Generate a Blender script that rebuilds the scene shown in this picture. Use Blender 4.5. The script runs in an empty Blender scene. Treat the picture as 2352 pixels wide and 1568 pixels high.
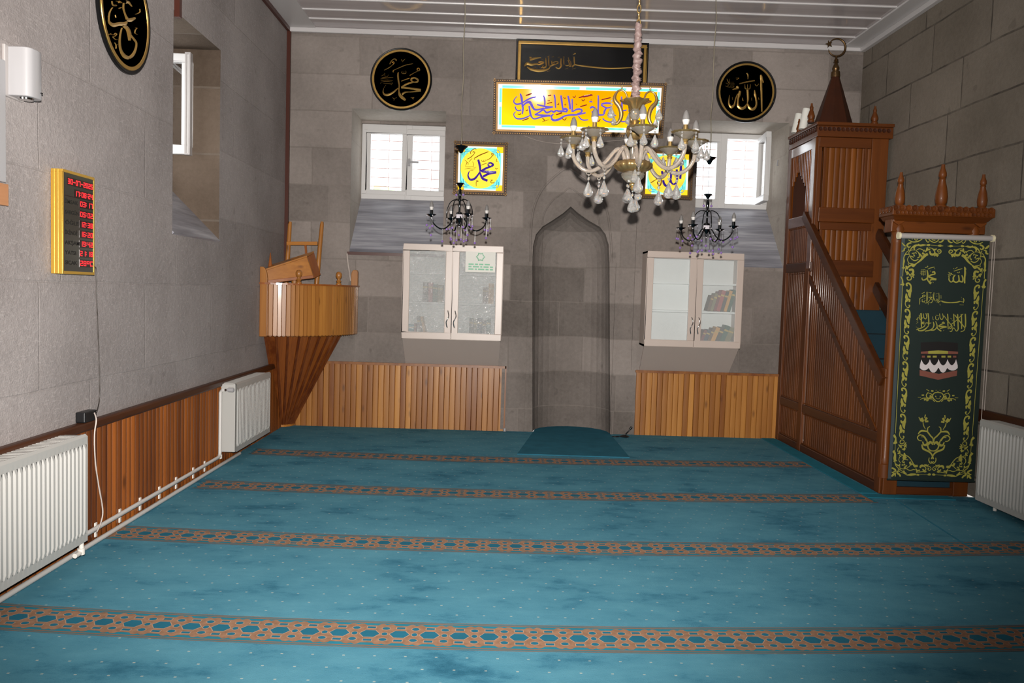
import bpy, bmesh, math, random
from mathutils import Vector, Matrix
random.seed(7)
PI = math.pi
scene = bpy.context.scene
COL = scene.collection
# ---------------------------------------------------------------- camera
F_PX, CW, CH = 1881.07, 2352.0, 1568.0
PITCH, YAW, ROLL = -0.0584, 0.0147, 0.0304
EYE = Vector((0, 0, 1.4))
_f = Vector((math.sin(YAW)*math.cos(PITCH), math.cos(YAW)*math.cos(PITCH), math.sin(PITCH)))
_r0 = Vector((math.cos(YAW), -math.sin(YAW), 0)); _u0 = _r0.cross(_f)
RT = math.cos(ROLL)*_r0 + math.sin(ROLL)*_u0
UP = -math.sin(ROLL)*_r0 + math.cos(ROLL)*_u0
FW = _f
cd = bpy.data.cameras.new('camera'); cam = bpy.data.objects.new('camera', cd); COL.objects.link(cam)
cd.sensor_width = 36; cd.lens = F_PX/CW*36; cd.clip_start = .05; cd.clip_end = 200
m = Matrix((RT, UP, -FW)).transposed().to_4x4(); m.translation = EYE
cam.matrix_world = m
scene.camera = cam
# ---------------------------------------------------------------- light: daylight sky, the camera's flash
scene.view_settings.view_transform = 'Standard'; scene.view_settings.look = 'None'
scene.view_settings.gamma = 1; scene.view_settings.use_curve_mapping = False
scene.view_settings.exposure = 0.0
world = bpy.data.worlds.new('sky'); scene.world = world; world.use_nodes = True
bg = world.node_tree.nodes['Background']; bg.inputs[0].default_value = (.93, .97, 1, 1); bg.inputs[1].default_value = 4.2
fl = bpy.data.lights.new('camera_flash', 'SPOT'); fl.energy = 2000; fl.spot_size = math.radians(92); fl.spot_blend = .75
fl.shadow_soft_size = .022; fl.color = (1, .955, .90)
flo = bpy.data.objects.new('camera_flash', fl); COL.objects.link(flo)
flo.location = (0, 0.0, 1.4+.15)
flo.rotation_euler = (math.radians(90+5), 0, math.radians(4))
# ---------------------------------------------------------------- room dimensions (metres)
L, R, D, H = 2.183, 3.541, 8.2817, 3.958      # left wall x=-L, right wall x=R, back wall y=D, ceiling z=H
FRONT = -2.2
WT = .65                                       # wall thickness at the windows
M, MF, TY = 2.856, 5.958, 7.56                 # minbar side face, minbar front, tower front

def ray(x, y): return (FW*F_PX + RT*(x-CW/2) - UP*(y-CH/2))
def onY(x, y, Y=D): d = ray(x, y); return EYE + d*((Y-EYE.y)/d.y)
def onX(x, y, X): d = ray(x, y); return EYE + d*((X-EYE.x)/d.x)
def onZ(x, y, Z): d = ray(x, y); return EYE + d*((Z-EYE.z)/d.z)
def onP(x, y, P0, n): d = ray(x, y); return EYE + d*((P0-EYE).dot(n)/d.dot(n))

# ---------------------------------------------------------------- mesh builder
WL = {}
def wloc(o): return WL.get(o.name, Vector((0, 0, 0))) if o is not None else Vector((0, 0, 0))
class MB:
    def __init__(s): s.v=[]; s.f=[]; s.t=[]; s.m=[]; s.tone=.5; s.mi=0
    def add(s, vs, fs):
        b = len(s.v)
        s.v += [Vector(p) for p in vs]; s.t += [s.tone]*len(vs)
        for f in fs: s.f.append([b+i for i in f]); s.m.append(s.mi)
    def box(s, x0, x1, y0, y1, z0, z1):
        s.add([(x, y, z) for x in (x0, x1) for y in (y0, y1) for z in (z0, z1)],
              [(0,1,3,2),(4,6,7,5),(0,4,5,1),(2,3,7,6),(0,2,6,4),(1,5,7,3)])
        return s
    def obox(s, c, a, b, d):
        c, a, b, d = map(Vector, (c, a, b, d))
        s.add([c+i*a+j*b+k*d for i in (-1,1) for j in (-1,1) for k in (-1,1)],
              [(0,1,3,2),(4,6,7,5),(0,4,5,1),(2,3,7,6),(0,2,6,4),(1,5,7,3)])
        return s
    def bar(s, p, q, w, h, n):
        """board from p to q; w = width across, h = thickness along normal n (starting at the points' plane)"""
        p, q, n = Vector(p), Vector(q), Vector(n).normalized()
        d = (q-p); a = d.normalized().cross(n).normalized()
        return s.obox((p+q)/2+n*h/2, d/2, a*w/2, n*h/2)
    def tube(s, pts, r, n=8, closed=False, flat=None):
        pts = [Vector(p) for p in pts]; N = len(pts)
        rs = r if isinstance(r, (list, tuple)) else [r]*N
        t0 = (pts[1]-pts[0]).normalized()
        a = t0.orthogonal().normalized()
        vs = []
        for i, p in enumerate(pts):
            if closed: t = pts[(i+1) % N]-pts[i-1]
            else: t = pts[min(i+1, N-1)]-pts[max(i-1, 0)]
            t = t.normalized() if t.length > 1e-9 else t0
            a = (a - t*a.dot(t)); a = a.normalized() if a.length > 1e-6 else t.orthogonal().normalized()
            b = t.cross(a)
            for k in range(n):
                an = 2*PI*k/n; vs.append(p + (a*math.cos(an)+b*math.sin(an))*rs[i])
        fs = []
        for i in range(N if closed else N-1):
            j = (i+1) % N
            for k in range(n):
                l = (k+1) % n; fs.append((i*n+k, i*n+l, j*n+l, j*n+k))
        if not closed: fs += [tuple(range(n-1, -1, -1)), tuple((N-1)*n+k for k in range(n))]
        s.add(vs, fs); return s
    def lathe(s, prof, c=(0,0,0), n=20, ax=None, lobes=0, amp=0.0, ph=0.0):
        c = Vector(c); az = Vector(ax).normalized() if ax is not None else Vector((0,0,1))
        if ax is None: a, b = Vector((1,0,0)), Vector((0,1,0))
        else: a = az.orthogonal().normalized(); b = az.cross(a)
        vs, fs = [], []
        for r, z in prof:
            for k in range(n):
                an = 2*PI*k/n + ph; rr = r*(1+amp*math.cos(lobes*an)) if lobes else r
                vs.append(c+az*z+(a*math.cos(an)+b*math.sin(an))*rr)
        P = len(prof)
        for i in range(P-1):
            for k in range(n):
                l = (k+1) % n; fs.append((i*n+k, i*n+l, (i+1)*n+l, (i+1)*n+k))
        if prof[0][0] > 1e-5: fs.append(tuple(range(n-1, -1, -1)))
        if prof[-1][0] > 1e-5: fs.append(tuple((P-1)*n+k for k in range(n)))
        s.add(vs, fs); return s
    def prism(s, poly, n, h):
        """polygon of 3-D points pushed h along n"""
        n = Vector(n).normalized(); k = len(poly); p = [Vector(q) for q in poly]
        s.add(p+[q+n*h for q in p], [tuple(range(k-1,-1,-1)), tuple(range(k, 2*k))] + [(i, (i+1) % k, k+(i+1) % k, k+i) for i in range(k)])
        return s
    def quad(s, a, b, c, d): s.add([a, b, c, d], [(0,1,2,3)]); return s
    def build(s, name, mat, parent=None, smooth=None, bevel=0, recalc=True, solid=0):
        me = bpy.data.meshes.new(name); w = wloc(parent)
        me.from_pydata([p-w for p in s.v], [], s.f)
        for mt in (mat if isinstance(mat, (list, tuple)) else [mat]): me.materials.append(mt)
        me.polygons.foreach_set('material_index', s.m)
        at = me.attributes.new('tone', 'FLOAT', 'POINT'); at.data.foreach_set('value', s.t)
        bm = bmesh.new(); bm.from_mesh(me)
        bmesh.ops.remove_doubles(bm, verts=bm.verts, dist=1e-6)
        if recalc: bmesh.ops.recalc_face_normals(bm, faces=bm.faces)
        bm.to_mesh(me); bm.free(); me.update()
        if smooth is not None:
            me.polygons.foreach_set('use_smooth', [True]*len(me.polygons))
            me.set_sharp_from_angle(angle=math.radians(smooth))
        o = bpy.data.objects.new(name, me); COL.objects.link(o)
        if bevel:
            b = o.modifiers.new('bevel', 'BEVEL'); b.width = bevel; b.segments = 2; b.limit_method = 'ANGLE'
        if solid:
            b = o.modifiers.new('solid', 'SOLIDIFY'); b.thickness = solid
        if parent is not None: o.parent = parent
        WL[o.name] = w.copy()
        return o
def tag(o, label=None, cat=None, group=None, kind=None):
    if label: o['label'] = label
    if cat: o['category'] = cat
    if group: o['group'] = group
    if kind: o['kind'] = kind
    return o
def thing(name, loc, label, cat, group=None, kind=None):
    o = bpy.data.objects.new(name, None); COL.objects.link(o); o.location = loc; o.empty_display_size = .1
    WL[o.name] = Vector(loc); return tag(o, label, cat, group, kind)
def copy_tree(o, parent=None):
    c = o.copy(); COL.objects.link(c)
    if parent is not None: c.parent = parent
    for ch in list(o.children): copy_tree(ch, c)
    return c
def mb(): return MB()
def crv(pts, k=5):
    """Catmull-Rom through points (any dimension, Vector)"""
    P = [Vector(p) for p in pts]
    if len(P) < 3: return P
    out = []
    for i in range(len(P)-1):
        p0, p1, p2, p3 = P[max(i-1,0)], P[i], P[i+1], P[min(i+2, len(P)-1)]
        for j in range(k):
            t = j/k
            out.append(.5*((2*p1)+(p2-p0)*t+(2*p0-5*p1+4*p2-p3)*t*t+(3*p1-p0-3*p2+p3)*t**3))
    out.append(P[-1]); return out
def strokes(m, data, o, sc, fn, n, relief=.004, wk=1.0, lift=.001):
    """pen strokes; data 'width: x,y x,y ...' per line in enlarged picture units, o = origin, sc = enlargement"""
    n = Vector(n).normalized()
    for ln in data.strip().split('\n'):
        ln = ln.strip()
        if not ln: continue
        w, ps = ln.split(':'); pts = [tuple(map(float, q.split(','))) for q in ps.split()]
        ws = [float(q)*wk/sc for q in w.split('/')]
        p2 = crv([Vector((x/sc+o[0], y/sc+o[1])) for x, y in pts], 4) if len(pts) > 2 else [Vector((x/sc+o[0], y/sc+o[1])) for x, y in pts]
        N = len(p2); vs, fs = [], []
        for i, p in enumerate(p2):
            t = (p2[min(i+1,N-1)]-p2[max(i-1,0)]); t = t.normalized() if t.length else Vector((1,0))
            nn = Vector((-t.y, t.x)); u = i/(N-1)
            if len(ws) > 1:
                q = u*(len(ws)-1); a = min(int(q), len(ws)-2); wd = ws[a]+(ws[a+1]-ws[a])*(q-a)
            else: wd = ws[0]*(.55+.45*math.sin(PI*min(1, max(0, u*.9+.05))))
            a, c, b = p+nn*wd/2, p, p-nn*wd/2
            vs += [fn(*a)+n*lift, fn(*c)+n*(lift+relief), fn(*b)+n*lift]
        for i in range(N-1):
            fs += [(3*i, 3*i+1, 3*i+4, 3*i+3), (3*i+1, 3*i+2, 3*i+5, 3*i+4)]
        m.add(vs, fs)
    return m
def text_mesh(m, body, size, o, u, v, n, align='LEFT', lift=.001, bold=0, font=None):
    cu = bpy.data.curves.new('t', 'FONT'); cu.body = body; cu.size = size; cu.align_x = align; cu.resolution_u = 3; cu.offset = bold
    ob = bpy.data.objects.new('t', cu); COL.objects.link(ob)
    bpy.context.view_layer.update()
    me = bpy.data.meshes.new_from_object(ob.evaluated_get(bpy.context.evaluated_depsgraph_get()))
    o, u, v, n = map(Vector, (o, u, v, n))
    m.add([o+u*q.co.x+v*q.co.y+n*lift for q in me.vertices], [tuple(p.vertices) for p in me.polygons])
    bpy.data.objects.remove(ob); bpy.data.meshes.remove(me); bpy.data.curves.remove(cu)
    return m

# ---------------------------------------------------------------- materials
def lin(c): c = c/255; return c/12.92 if c <= .04045 else ((c+.055)/1.055)**2.4
def rgb(r, g, b): return (lin(r), lin(g), lin(b), 1)
class N:
    def __init__(s, name):
        s.mat = bpy.data.materials.new(name); s.mat.use_nodes = True; s.t = s.mat.node_tree
        s.b = s.t.nodes['Principled BSDF']; s.out = s.t.nodes['Material Output']
    def n(s, typ, **kw):
        nd = s.t.nodes.new(typ)
        for k, v in kw.items(): setattr(nd, k, v)
        return nd
    def l(s, a, b): s.t.links.new(a, b)
    def val(s, sock, v):
        if hasattr(v, 'links'): s.l(v, sock)
        else: sock.default_value = v
    def math(s, op, a, b=0.0, clamp=False):
        nd = s.n('ShaderNodeMath', operation=op, use_clamp=clamp); s.val(nd.inputs[0], a); s.val(nd.inputs[1], b); return nd.outputs[0]
    def mix(s, f, a, b, blend='MIX'):
        nd = s.n('ShaderNodeMix', data_type='RGBA', blend_type=blend); s.val(nd.inputs[0], f); s.val(nd.inputs[6], a); s.val(nd.inputs[7], b); return nd.outputs[2]
    def noise(s, vec, scale, detail=3, rough=.55):
        nd = s.n('ShaderNodeTexNoise'); s.l(vec, nd.inputs['Vector']); nd.inputs['Scale'].default_value = scale
        nd.inputs['Detail'].default_value = detail; nd.inputs['Roughness'].default_value = rough; return nd.outputs[0]
    def ramp(s, f, stops):
        nd = s.n('ShaderNodeValToRGB'); s.l(f, nd.inputs[0]); e = nd.color_ramp.elements
        while len(e) > 1: e.remove(e[-1])
        e[0].position, e[0].color = stops[0]
        for p, c in stops[1:]: k = e.new(p); k.color = c
        return nd.outputs[0]
    def obj(s): return s.n('ShaderNodeTexCoord').outputs['Object']
    def mapped(s, vec, scale, loc=(0,0,0)):
        nd = s.n('ShaderNodeMapping'); s.l(vec, nd.inputs[0]); nd.inputs['Scale'].default_value = scale; nd.inputs['Location'].default_value = loc; return nd.outputs[0]
    def bump(s, h, strength, dist=.01):
        nd = s.n('ShaderNodeBump'); s.l(h, nd.inputs['Height']); nd.inputs['Strength'].default_value = strength; nd.inputs['Distance'].default_value = dist
        s.l(nd.outputs[0], s.b.inputs['Normal'])
def flat(name, c, rough=.5, metal=0, spec=.5, emit=None, es=0, coat=0, var=.06, trans=0, ior=1.5):
    k = N(name); b = k.b
    b.inputs['Roughness'].default_value = rough; b.inputs['Metallic'].default_value = metal
    b.inputs['Specular IOR Level'].default_value = spec; b.inputs['Coat Weight'].default_value = coat
    b.inputs['IOR'].default_value = ior; b.inputs['Transmission Weight'].default_value = trans
    if var:
        nz = k.noise(k.obj(), 6, 3); c2 = tuple(q*(1-2*var) for q in c[:3])+(1,)
        k.l(k.mix(nz, c2, tuple(min(1, q*(1+2*var)) for q in c[:3])+(1,)), b.inputs['Base Color'])
    else: b.inputs['Base Color'].default_value = c
    if emit: b.inputs['Emission Color'].default_value = emit; b.inputs['Emission Strength'].default_value = es
    return k.mat
def wood(name, dark, light, axis='z', rough=.32, knots=True, grain=1.0, coat=.25, spec=.5):
    k = N(name); o = k.obj(); b = k.b
    sc = {'z': (22, 22, 1.1), 'x': (1.1, 22, 22), 'y': (22, 1.1, 22)}[axis]
    at = k.n('ShaderNodeAttribute'); at.attribute_name = 'tone'
    off = k.n('ShaderNodeVectorMath', operation='ADD'); k.l(o, off.inputs[0])
    cb = k.n('ShaderNodeCombineXYZ')
    for i in range(3): k.l(k.math('MULTIPLY', at.outputs['Fac'], (7.3, 11.1, 17.7)[i]), cb.inputs[i])
    k.l(cb.outputs[0], off.inputs[1]); v = off.outputs[0]
    g = k.noise(k.mapped(v, sc), grain, 5, .6)
    g2 = k.noise(k.mapped(v, tuple(q*.22 for q in sc)), grain, 2)
    f = k.math('ADD', k.math('MULTIPLY', g, .55), k.math('MULTIPLY', g2, .35))
    f = k.math('ADD', f, k.math('MULTIPLY', k.math('SUBTRACT', at.outputs['Fac'], .45), .75), True)
    c = k.ramp(f, [(.12, dark), (.5, tuple((a+q)/2 for a, q in zip(dark, light))), (.85, light)])
    if knots:
        vo = k.n('ShaderNodeTexVoronoi'); k.l(k.mapped(v, {'z': (9, 9, 3.2), 'x': (3.2, 9, 9), 'y': (9, 3.2, 9)}[axis]), vo.inputs['Vector']); vo.inputs['Scale'].default_value = 1.0
        kf = k.ramp(vo.outputs['Distance'], [(.05, (1,1,1,1)), (.17, (0,0,0,1))])
        c = k.mix(k.math('MULTIPLY', kf, .6), c, tuple(q*.4 for q in dark[:3])+(1,))
    k.l(c, b.inputs['Base Color']); b.inputs['Roughness'].default_value = rough; b.inputs['Coat Weight'].default_value = coat; b.inputs['Coat Roughness'].default_value = .12; b.inputs['Specular IOR Level'].default_value = spec
    k.bump(g, .12, .002)
    return k.mat
def stone(name, c_lo, c_hi, mortar, bw, bh, off=(0,0), plane='xz', mort=.006, mix=.5, scratch=0.0, mstr=.6):
    k = N(name); o = k.obj(); sp = k.n('ShaderNodeSeparateXYZ'); k.l(o, sp.inputs[0])
    cb = k.n('ShaderNodeCombineXYZ'); k.l(k.math('ADD', sp.outputs[0 if plane == 'xz' else 1], off[0]), cb.inputs[0]); k.l(k.math('ADD', sp.outputs[2], off[1]), cb.inputs[1])
    # wobble so the joints are not ruled
    nz = k.n('ShaderNodeTexNoise'); k.l(cb.outputs[0], nz.inputs['Vector']); nz.inputs['Scale'].default_value = 2.2
    wob = k.n('ShaderNodeVectorMath', operation='MULTIPLY_ADD'); k.l(nz.outputs['Color'], wob.inputs[0]); wob.inputs[1].default_value = (.03, .02, 0); k.l(cb.outputs[0], wob.inputs[2])
    br = k.n('ShaderNodeTexBrick'); k.l(wob.outputs[0], br.inputs['Vector'])
    br.offset = .42; br.squash = 1.25; br.squash_frequency = 3
    br.inputs['Color1'].default_value = (0,0,0,1); br.inputs['Color2'].default_value = (1,1,1,1); br.inputs['Mortar'].default_value = (.5,.5,.5,1)
    br.inputs['Scale'].default_value = 1; br.inputs['Brick Width'].default_value = bw; br.inputs['Row Height'].default_value = bh
    br.inputs['Mortar Size'].default_value = mort; br.inputs['Mortar Smooth'].default_value = .4; br.inputs['Bias'].default_value = 0
    big = k.noise(o, 1.3, 4); fine = k.noise(o, 28, 4, .7); spk = k.noise(o, 120, 2, .6)
    f = k.math('ADD', k.math('MULTIPLY', br.outputs['Color'], mix*.5), k.math('MULTIPLY', big, .75))
    f = k.math('ADD', f, k.math('MULTIPLY', fine, .35)); f = k.math('SUBTRACT', f, .3, True)
    c = k.ramp(f, [(.1, c_lo), (.8, c_hi)])
    # pock marks
    pk = k.ramp(k.noise(o, 9, 2, .4), [(.24, (1,1,1,1)), (.31, (0,0,0,1))])
    c = k.mix(k.math('MULTIPLY', pk, .28), c, tuple(q*.5 for q in c_lo[:3])+(1,))
    mf = k.math('MULTIPLY', br.outputs['Fac'], k.ramp(k.noise(o, 5, 3), [(.3, (.25,.25,.25,1)), (.7, (1,1,1,1))]))
    c = k.mix(k.math('MULTIPLY', mf, mstr), c, mortar)
    hgt = k.math('ADD', k.math('MULTIPLY', fine, .6), k.math('MULTIPLY', spk, .4))
    if scratch:
        mp = k.n('ShaderNodeMapping'); k.l(o, mp.inputs[0]); mp.inputs['Rotation'].default_value = (.6, 0, 0); mp.inputs['Scale'].default_value = (1, 24, 120)
        mp2 = k.n('ShaderNodeMapping'); k.l(o, mp2.inputs[0]); mp2.inputs['Rotation'].default_value = (-.5, 0, 0); mp2.inputs['Scale'].default_value = (1, 30, 110)
        s1 = k.noise(mp.outputs[0], 1.0, 3, .6); s2 = k.noise(mp2.outputs[0], 1.0, 3, .6)
        sel = k.ramp(k.noise(o, 2.2, 2), [(.45, (0,0,0,1)), (.55, (1,1,1,1))])
        sm = k.mix(sel, s1, s2)
        sr = k.ramp(sm, [(.56, (0,0,0,1)), (.66, (1,1,1,1))])
        hgt = k.math('ADD', hgt, k.math('MULTIPLY', sm, .5*scratch))
        c = k.mix(k.math('MULTIPLY', sr, .16), c, tuple(min(1, q*1.5) for q in c_hi[:3])+(1,))
    hgt = k.math('SUBTRACT', hgt, k.math('MULTIPLY', mf, .8))
    k.l(c, k.b.inputs['Base Color']); k.b.inputs['Roughness'].default_value = .9; k.b.inputs['Specular IOR Level'].default_value = .15
    k.bump(hgt, .45, .012)
    return k.mat
MAT = {}
MAT['stone_back'] = stone('grey_tuff_back', rgb(94,87,82), rgb(154,144,138), rgb(124,115,108), .78, .365, (.35, .12), 'xz', .007, .8, mstr=.5)
MAT['stone_left'] = stone('grey_tuff_left', rgb(128,121,119), rgb(176,168,166), rgb(120,113,109), 1.15, .52, (.2, .16), 'yz', .006, .3, scratch=1.0, mstr=.22)
MAT['stone_right'] = stone('grey_tuff_right', rgb(104,96,86), rgb(146,136,125), rgb(46,42,40), .82, .3995, (.1, -.160), 'yz', .009, .35, mstr=.85)
MAT['stone_shaded'] = stone('shaded_brown_tuff', rgb(72,60,50), rgb(112,98,86), rgb(120,112,104), .5, .5, (0,.1), 'yz', .01, .4, mstr=.5)  # brownish stone, its tone lowered to paint shade into the left window reveal
MAT['stone_daylit'] = stone('daylit_tuff_reveal', rgb(150,140,130), rgb(196,188,178), rgb(150,142,134), .6, .6, (0,.1), 'yz', .006, .3, mstr=.3)  # wall tuff lightened, putting daylight into the colour of the back reveals
MAT['mahog_gloss'] = wood('polished_red_brown_wood', rgb(62,27,6), rgb(128,68,20), 'z', .2, coat=.8)
MAT['mahog_light'] = wood('orange_brown_wood', rgb(80,38,8), rgb(146,84,27), 'z', .42, coat=.08, spec=.35)
MAT['plaster'] = flat('grey_plaster', rgb(140,132,126), .9)
MAT['pine'] = wood('honey_pine', rgb(112,58,20), rgb(192,132,62), 'z', .36, coat=.12)
MAT['pine_x'] = wood('honey_pine_cross', rgb(120,62,18), rgb(200,135,58), 'x', .28)
MAT['pine_red'] = wood('varnished_pine', rgb(88,40,14), rgb(178,104,44), 'z', .3)
MAT['mahog'] = wood('red_brown_wood', rgb(58,25,5), rgb(124,66,17), 'z', .5, coat=.05, spec=.3)
MAT['mahog_y'] = wood('red_brown_wood_long', rgb(50,22,6), rgb(94,48,14), 'y', .45, coat=.06, spec=.35)
MAT['mahog_x'] = wood('red_brown_wood_cross', rgb(60,26,6), rgb(118,62,17), 'x', .42, coat=.08, spec=.35)
MAT['mahog_dk'] = wood('dark_red_brown_wood', rgb(44,20,9), rgb(80,38,15), 'z', .5, knots=False, coat=.05, spec=.3)
MAT['brown_paint'] = flat('dark_brown_paint', rgb(72,34,24), .35)
MAT['white_enamel'] = flat('white_enamel', rgb(172,170,166), .4, var=.01)
MAT['pvc'] = flat('white_pvc', rgb(205,203,202), .35, var=.01)
MAT['pipe'] = flat('white_plastic_pipe', rgb(214,208,200), .4, var=.02)
MAT['grey_pipe'] = flat('grey_white_pipe', rgb(190,186,182), .4, var=.02)
MAT['cab'] = flat('cream_laminate', rgb(192,176,166), .35, var=.015)
MAT['cab_dk'] = flat('cream_laminate_base', rgb(172,158,150), .45, var=.015)
MAT['cab_in'] = flat('white_laminate', rgb(242,243,242), .5, var=.01)
MAT['chrome'] = flat('chrome', rgb(205,205,205), .12, 1, var=0)
MAT['black_chrome'] = flat('black_nickel', rgb(62,64,66), .16, 1, var=0)
MAT['gold'] = flat('antique_gold', rgb(206,172,112), .28, .85, var=.05)
MAT['bronze'] = flat('dark_bronze', rgb(104,80,52), .35, .85, var=.08)
MAT['brass'] = flat('antique_brass', rgb(176,146,98), .34, .85, var=.08)
MAT['gold_paint'] = flat('gold_leaf', rgb(190,152,84), .33, .75, var=.12)
MAT['gold_frame'] = flat('old_gold_frame', rgb(112,80,32), .42, .5, var=.15)
MAT['black'] = flat('black_lacquer', rgb(17,17,18), .3, var=.02, spec=.2)
MAT['black_plastic'] = flat('black_plastic', rgb(18,18,20), .4, var=.02)
MAT['clock_gold'] = flat('clock_gold', rgb(206,162,66), .3, .6, var=.04)
MAT['clock_screen'] = flat('clock_screen', rgb(52,48,42), .15, var=0)
MAT['clock_dark'] = flat('clock_window', rgb(30,10,10), .2, var=0)
MAT['clock_ink'] = flat('clock_ink', rgb(12,12,12), .4, var=0)
MAT['led'] = flat('red_led', rgb(60,0,0), .5, var=0, emit=(1, .025, .035, 1), es=1.5)
MAT['white_plastic'] = flat('white_plastic', rgb(156,154,156), .35, var=.01)
MAT['bulb'] = flat('frosted_bulb', rgb(112,109,107), .5, var=0)
MAT['bulb_base'] = flat('bulb_collar', rgb(196,192,188), .35, var=0)
MAT['satin'] = flat('pink_grey_satin', rgb(128,108,104), .5, var=.08)
MAT['cord'] = flat('beige_cord', rgb(120,112,96), .7, var=.05)
MAT['cable_dark'] = flat('dark_cable', rgb(58,52,48), .5, var=0)
MAT['cable_white'] = flat('white_cable', rgb(176,164,156), .5, var=0)
MAT['paper'] = flat('white_paper', rgb(226,224,216), .7, var=.02)
MAT['green_ink'] = flat('pale_green_ink', rgb(140,196,164), .7, var=0)
MAT['banner_green'] = flat('banner_green', rgb(15,32,28), .6, var=.04)
MAT['banner_gold'] = flat('banner_yellow_print', rgb(150,144,60), .6, var=.12)
MAT['banner_teal'] = flat('banner_edge', rgb(56,66,70), .6, var=.03)
MAT['rail_grey'] = flat('grey_aluminium', rgb(176,170,168), .4, .2, var=.02)
MAT['cream_plastic'] = flat('cream_plastic', rgb(218,208,176), .4, var=.01)
MAT['print_white'] = flat('white_print', rgb(205,196,196), .6, var=.02)
MAT['print_brown'] = flat('brown_print', rgb(120,70,58), .6, var=.08)
MAT['print_black'] = flat('black_print', rgb(16,12,12), .6, var=0)
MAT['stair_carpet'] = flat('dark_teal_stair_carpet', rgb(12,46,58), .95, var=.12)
MAT['marble'] = None
def marble():
    k = N('banded_grey_marble'); o = k.obj(); sp = k.n('ShaderNodeSeparateXYZ'); k.l(o, sp.inputs[0])
    nz = k.noise(k.mapped(o, (1.2, 1.2, 16)), 1, 4, .6)
    n2 = k.noise(k.mapped(o, (2, 2, 60)), 1, 3, .6)
    f = k.math('ADD', k.math('MULTIPLY', nz, .7), k.math('MULTIPLY', n2, .3))
    k.l(k.ramp(f, [(.3, rgb(104,104,112)), (.5, rgb(146,146,154)), (.68, rgb(186,186,192))]), k.b.inputs['Base Color'])
    k.b.inputs['Roughness'].default_value = .35; return k.mat
MAT['marble'] = marble()
def clear(name, rough=0.0, tint=(1,1,1,1), gloss=.09, mist=0.0, mistc=(.8,.82,.82,1), bump=0, bs=60):
    k = N(name); k.t.nodes.remove(k.b)
    tr = k.n('ShaderNodeBsdfTransparent'); tr.inputs[0].default_value = tint
    gl = k.n('ShaderNodeBsdfGlossy'); gl.inputs['Roughness'].default_value = rough
    if bump:
        vo = k.n('ShaderNodeTexVoronoi'); k.l(k.obj(), vo.inputs['Vector']); vo.inputs['Scale'].default_value = bs
        bm = k.n('ShaderNodeBump'); k.l(vo.outputs['Distance'], bm.inputs['Height']); bm.inputs['Strength'].default_value = bump; bm.inputs['Distance'].default_value = .01
        k.l(bm.outputs[0], gl.inputs['Normal'])
    mx = k.n('ShaderNodeMixShader'); lw = k.n('ShaderNodeLayerWeight'); lw.inputs[0].default_value = .12
    k.l(k.math('ADD', k.math('MULTIPLY', lw.outputs['Facing'], .5), gloss, True), mx.inputs[0]); k.l(tr.outputs[0], mx.inputs[1]); k.l(gl.outputs[0], mx.inputs[2])
    last = mx
    if mist:
        df = k.n('ShaderNodeBsdfDiffuse'); df.inputs[0].default_value = mistc
        m2 = k.n('ShaderNodeMixShader'); m2.inputs[0].default_value = mist; k.l(mx.outputs[0], m2.inputs[1]); k.l(df.outputs[0], m2.inputs[2]); last = m2
    k.l(last.outputs[0], k.out.inputs['Surface']); return k.mat
MAT['glass'] = clear('window_glass')
MAT['frost'] = clear('frosted_cabinet_glass', .35, (.96,.97,.97,1), .03, .14, rgb(236,240,240))
MAT['hammered'] = clear('hammered_cabinet_glass', .10, (.94,.95,.95,1), .17, .26, rgb(230,230,228), 1.0, 52)
def crystal(name, c, ior=1.5, tw=.86):
    k = N(name); b = k.b; b.inputs['Base Color'].default_value = c; b.inputs['Transmission Weight'].default_value = tw; b.inputs['Roughness'].default_value = .02; b.inputs['IOR'].default_value = ior
    return k.mat
MAT['crystal'] = crystal('clear_crystal', (.94,.93,.91,1))
MAT['glass_tube'] = flat('pearly_glass_tube', rgb(214,202,190), .1, var=.03, coat=.6, trans=.72, ior=1.42)
MAT['glass_cup'] = crystal('pressed_glass', (.74,.69,.6,1), 1.45, .85)
MAT['bead'] = flat('purple_pearl_bead', rgb(140,108,176), .14, .2, var=.05, coat=.6)
MAT['bead_clear'] = flat('clear_bead', rgb(206,200,206), .1, .1, var=0, coat=.6)
# ================================================================= STRUCTURE
def S(o): return tag(o, kind='structure')
def fill_holes(outer, holes, fn):
    """planar polygon with holes -> list of verts, faces (2-D points mapped through fn)"""
    bm = bmesh.new(); eds = []
    for lp in [outer]+holes:
        vs = [bm.verts.new((p[0], p[1], 0)) for p in lp]
        for i in range(len(vs)): eds.append(bm.edges.new((vs[i], vs[(i+1) % len(vs)])))
    bmesh.ops.triangle_fill(bm, use_beauty=True, use_dissolve=False, edges=eds, normal=(0,0,1))
    bm.verts.index_update()
    V = [fn(v.co.x, v.co.y) for v in bm.verts]; Fc = [[v.index for v in f.verts] for f in bm.faces]
    bm.free(); return V, Fc
fb = mb(); fb.box(-L-.3, R+.3, FRONT-.3, D+1.2, -.3, -.012); S(fb.build('floor', MAT['plaster']))
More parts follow.
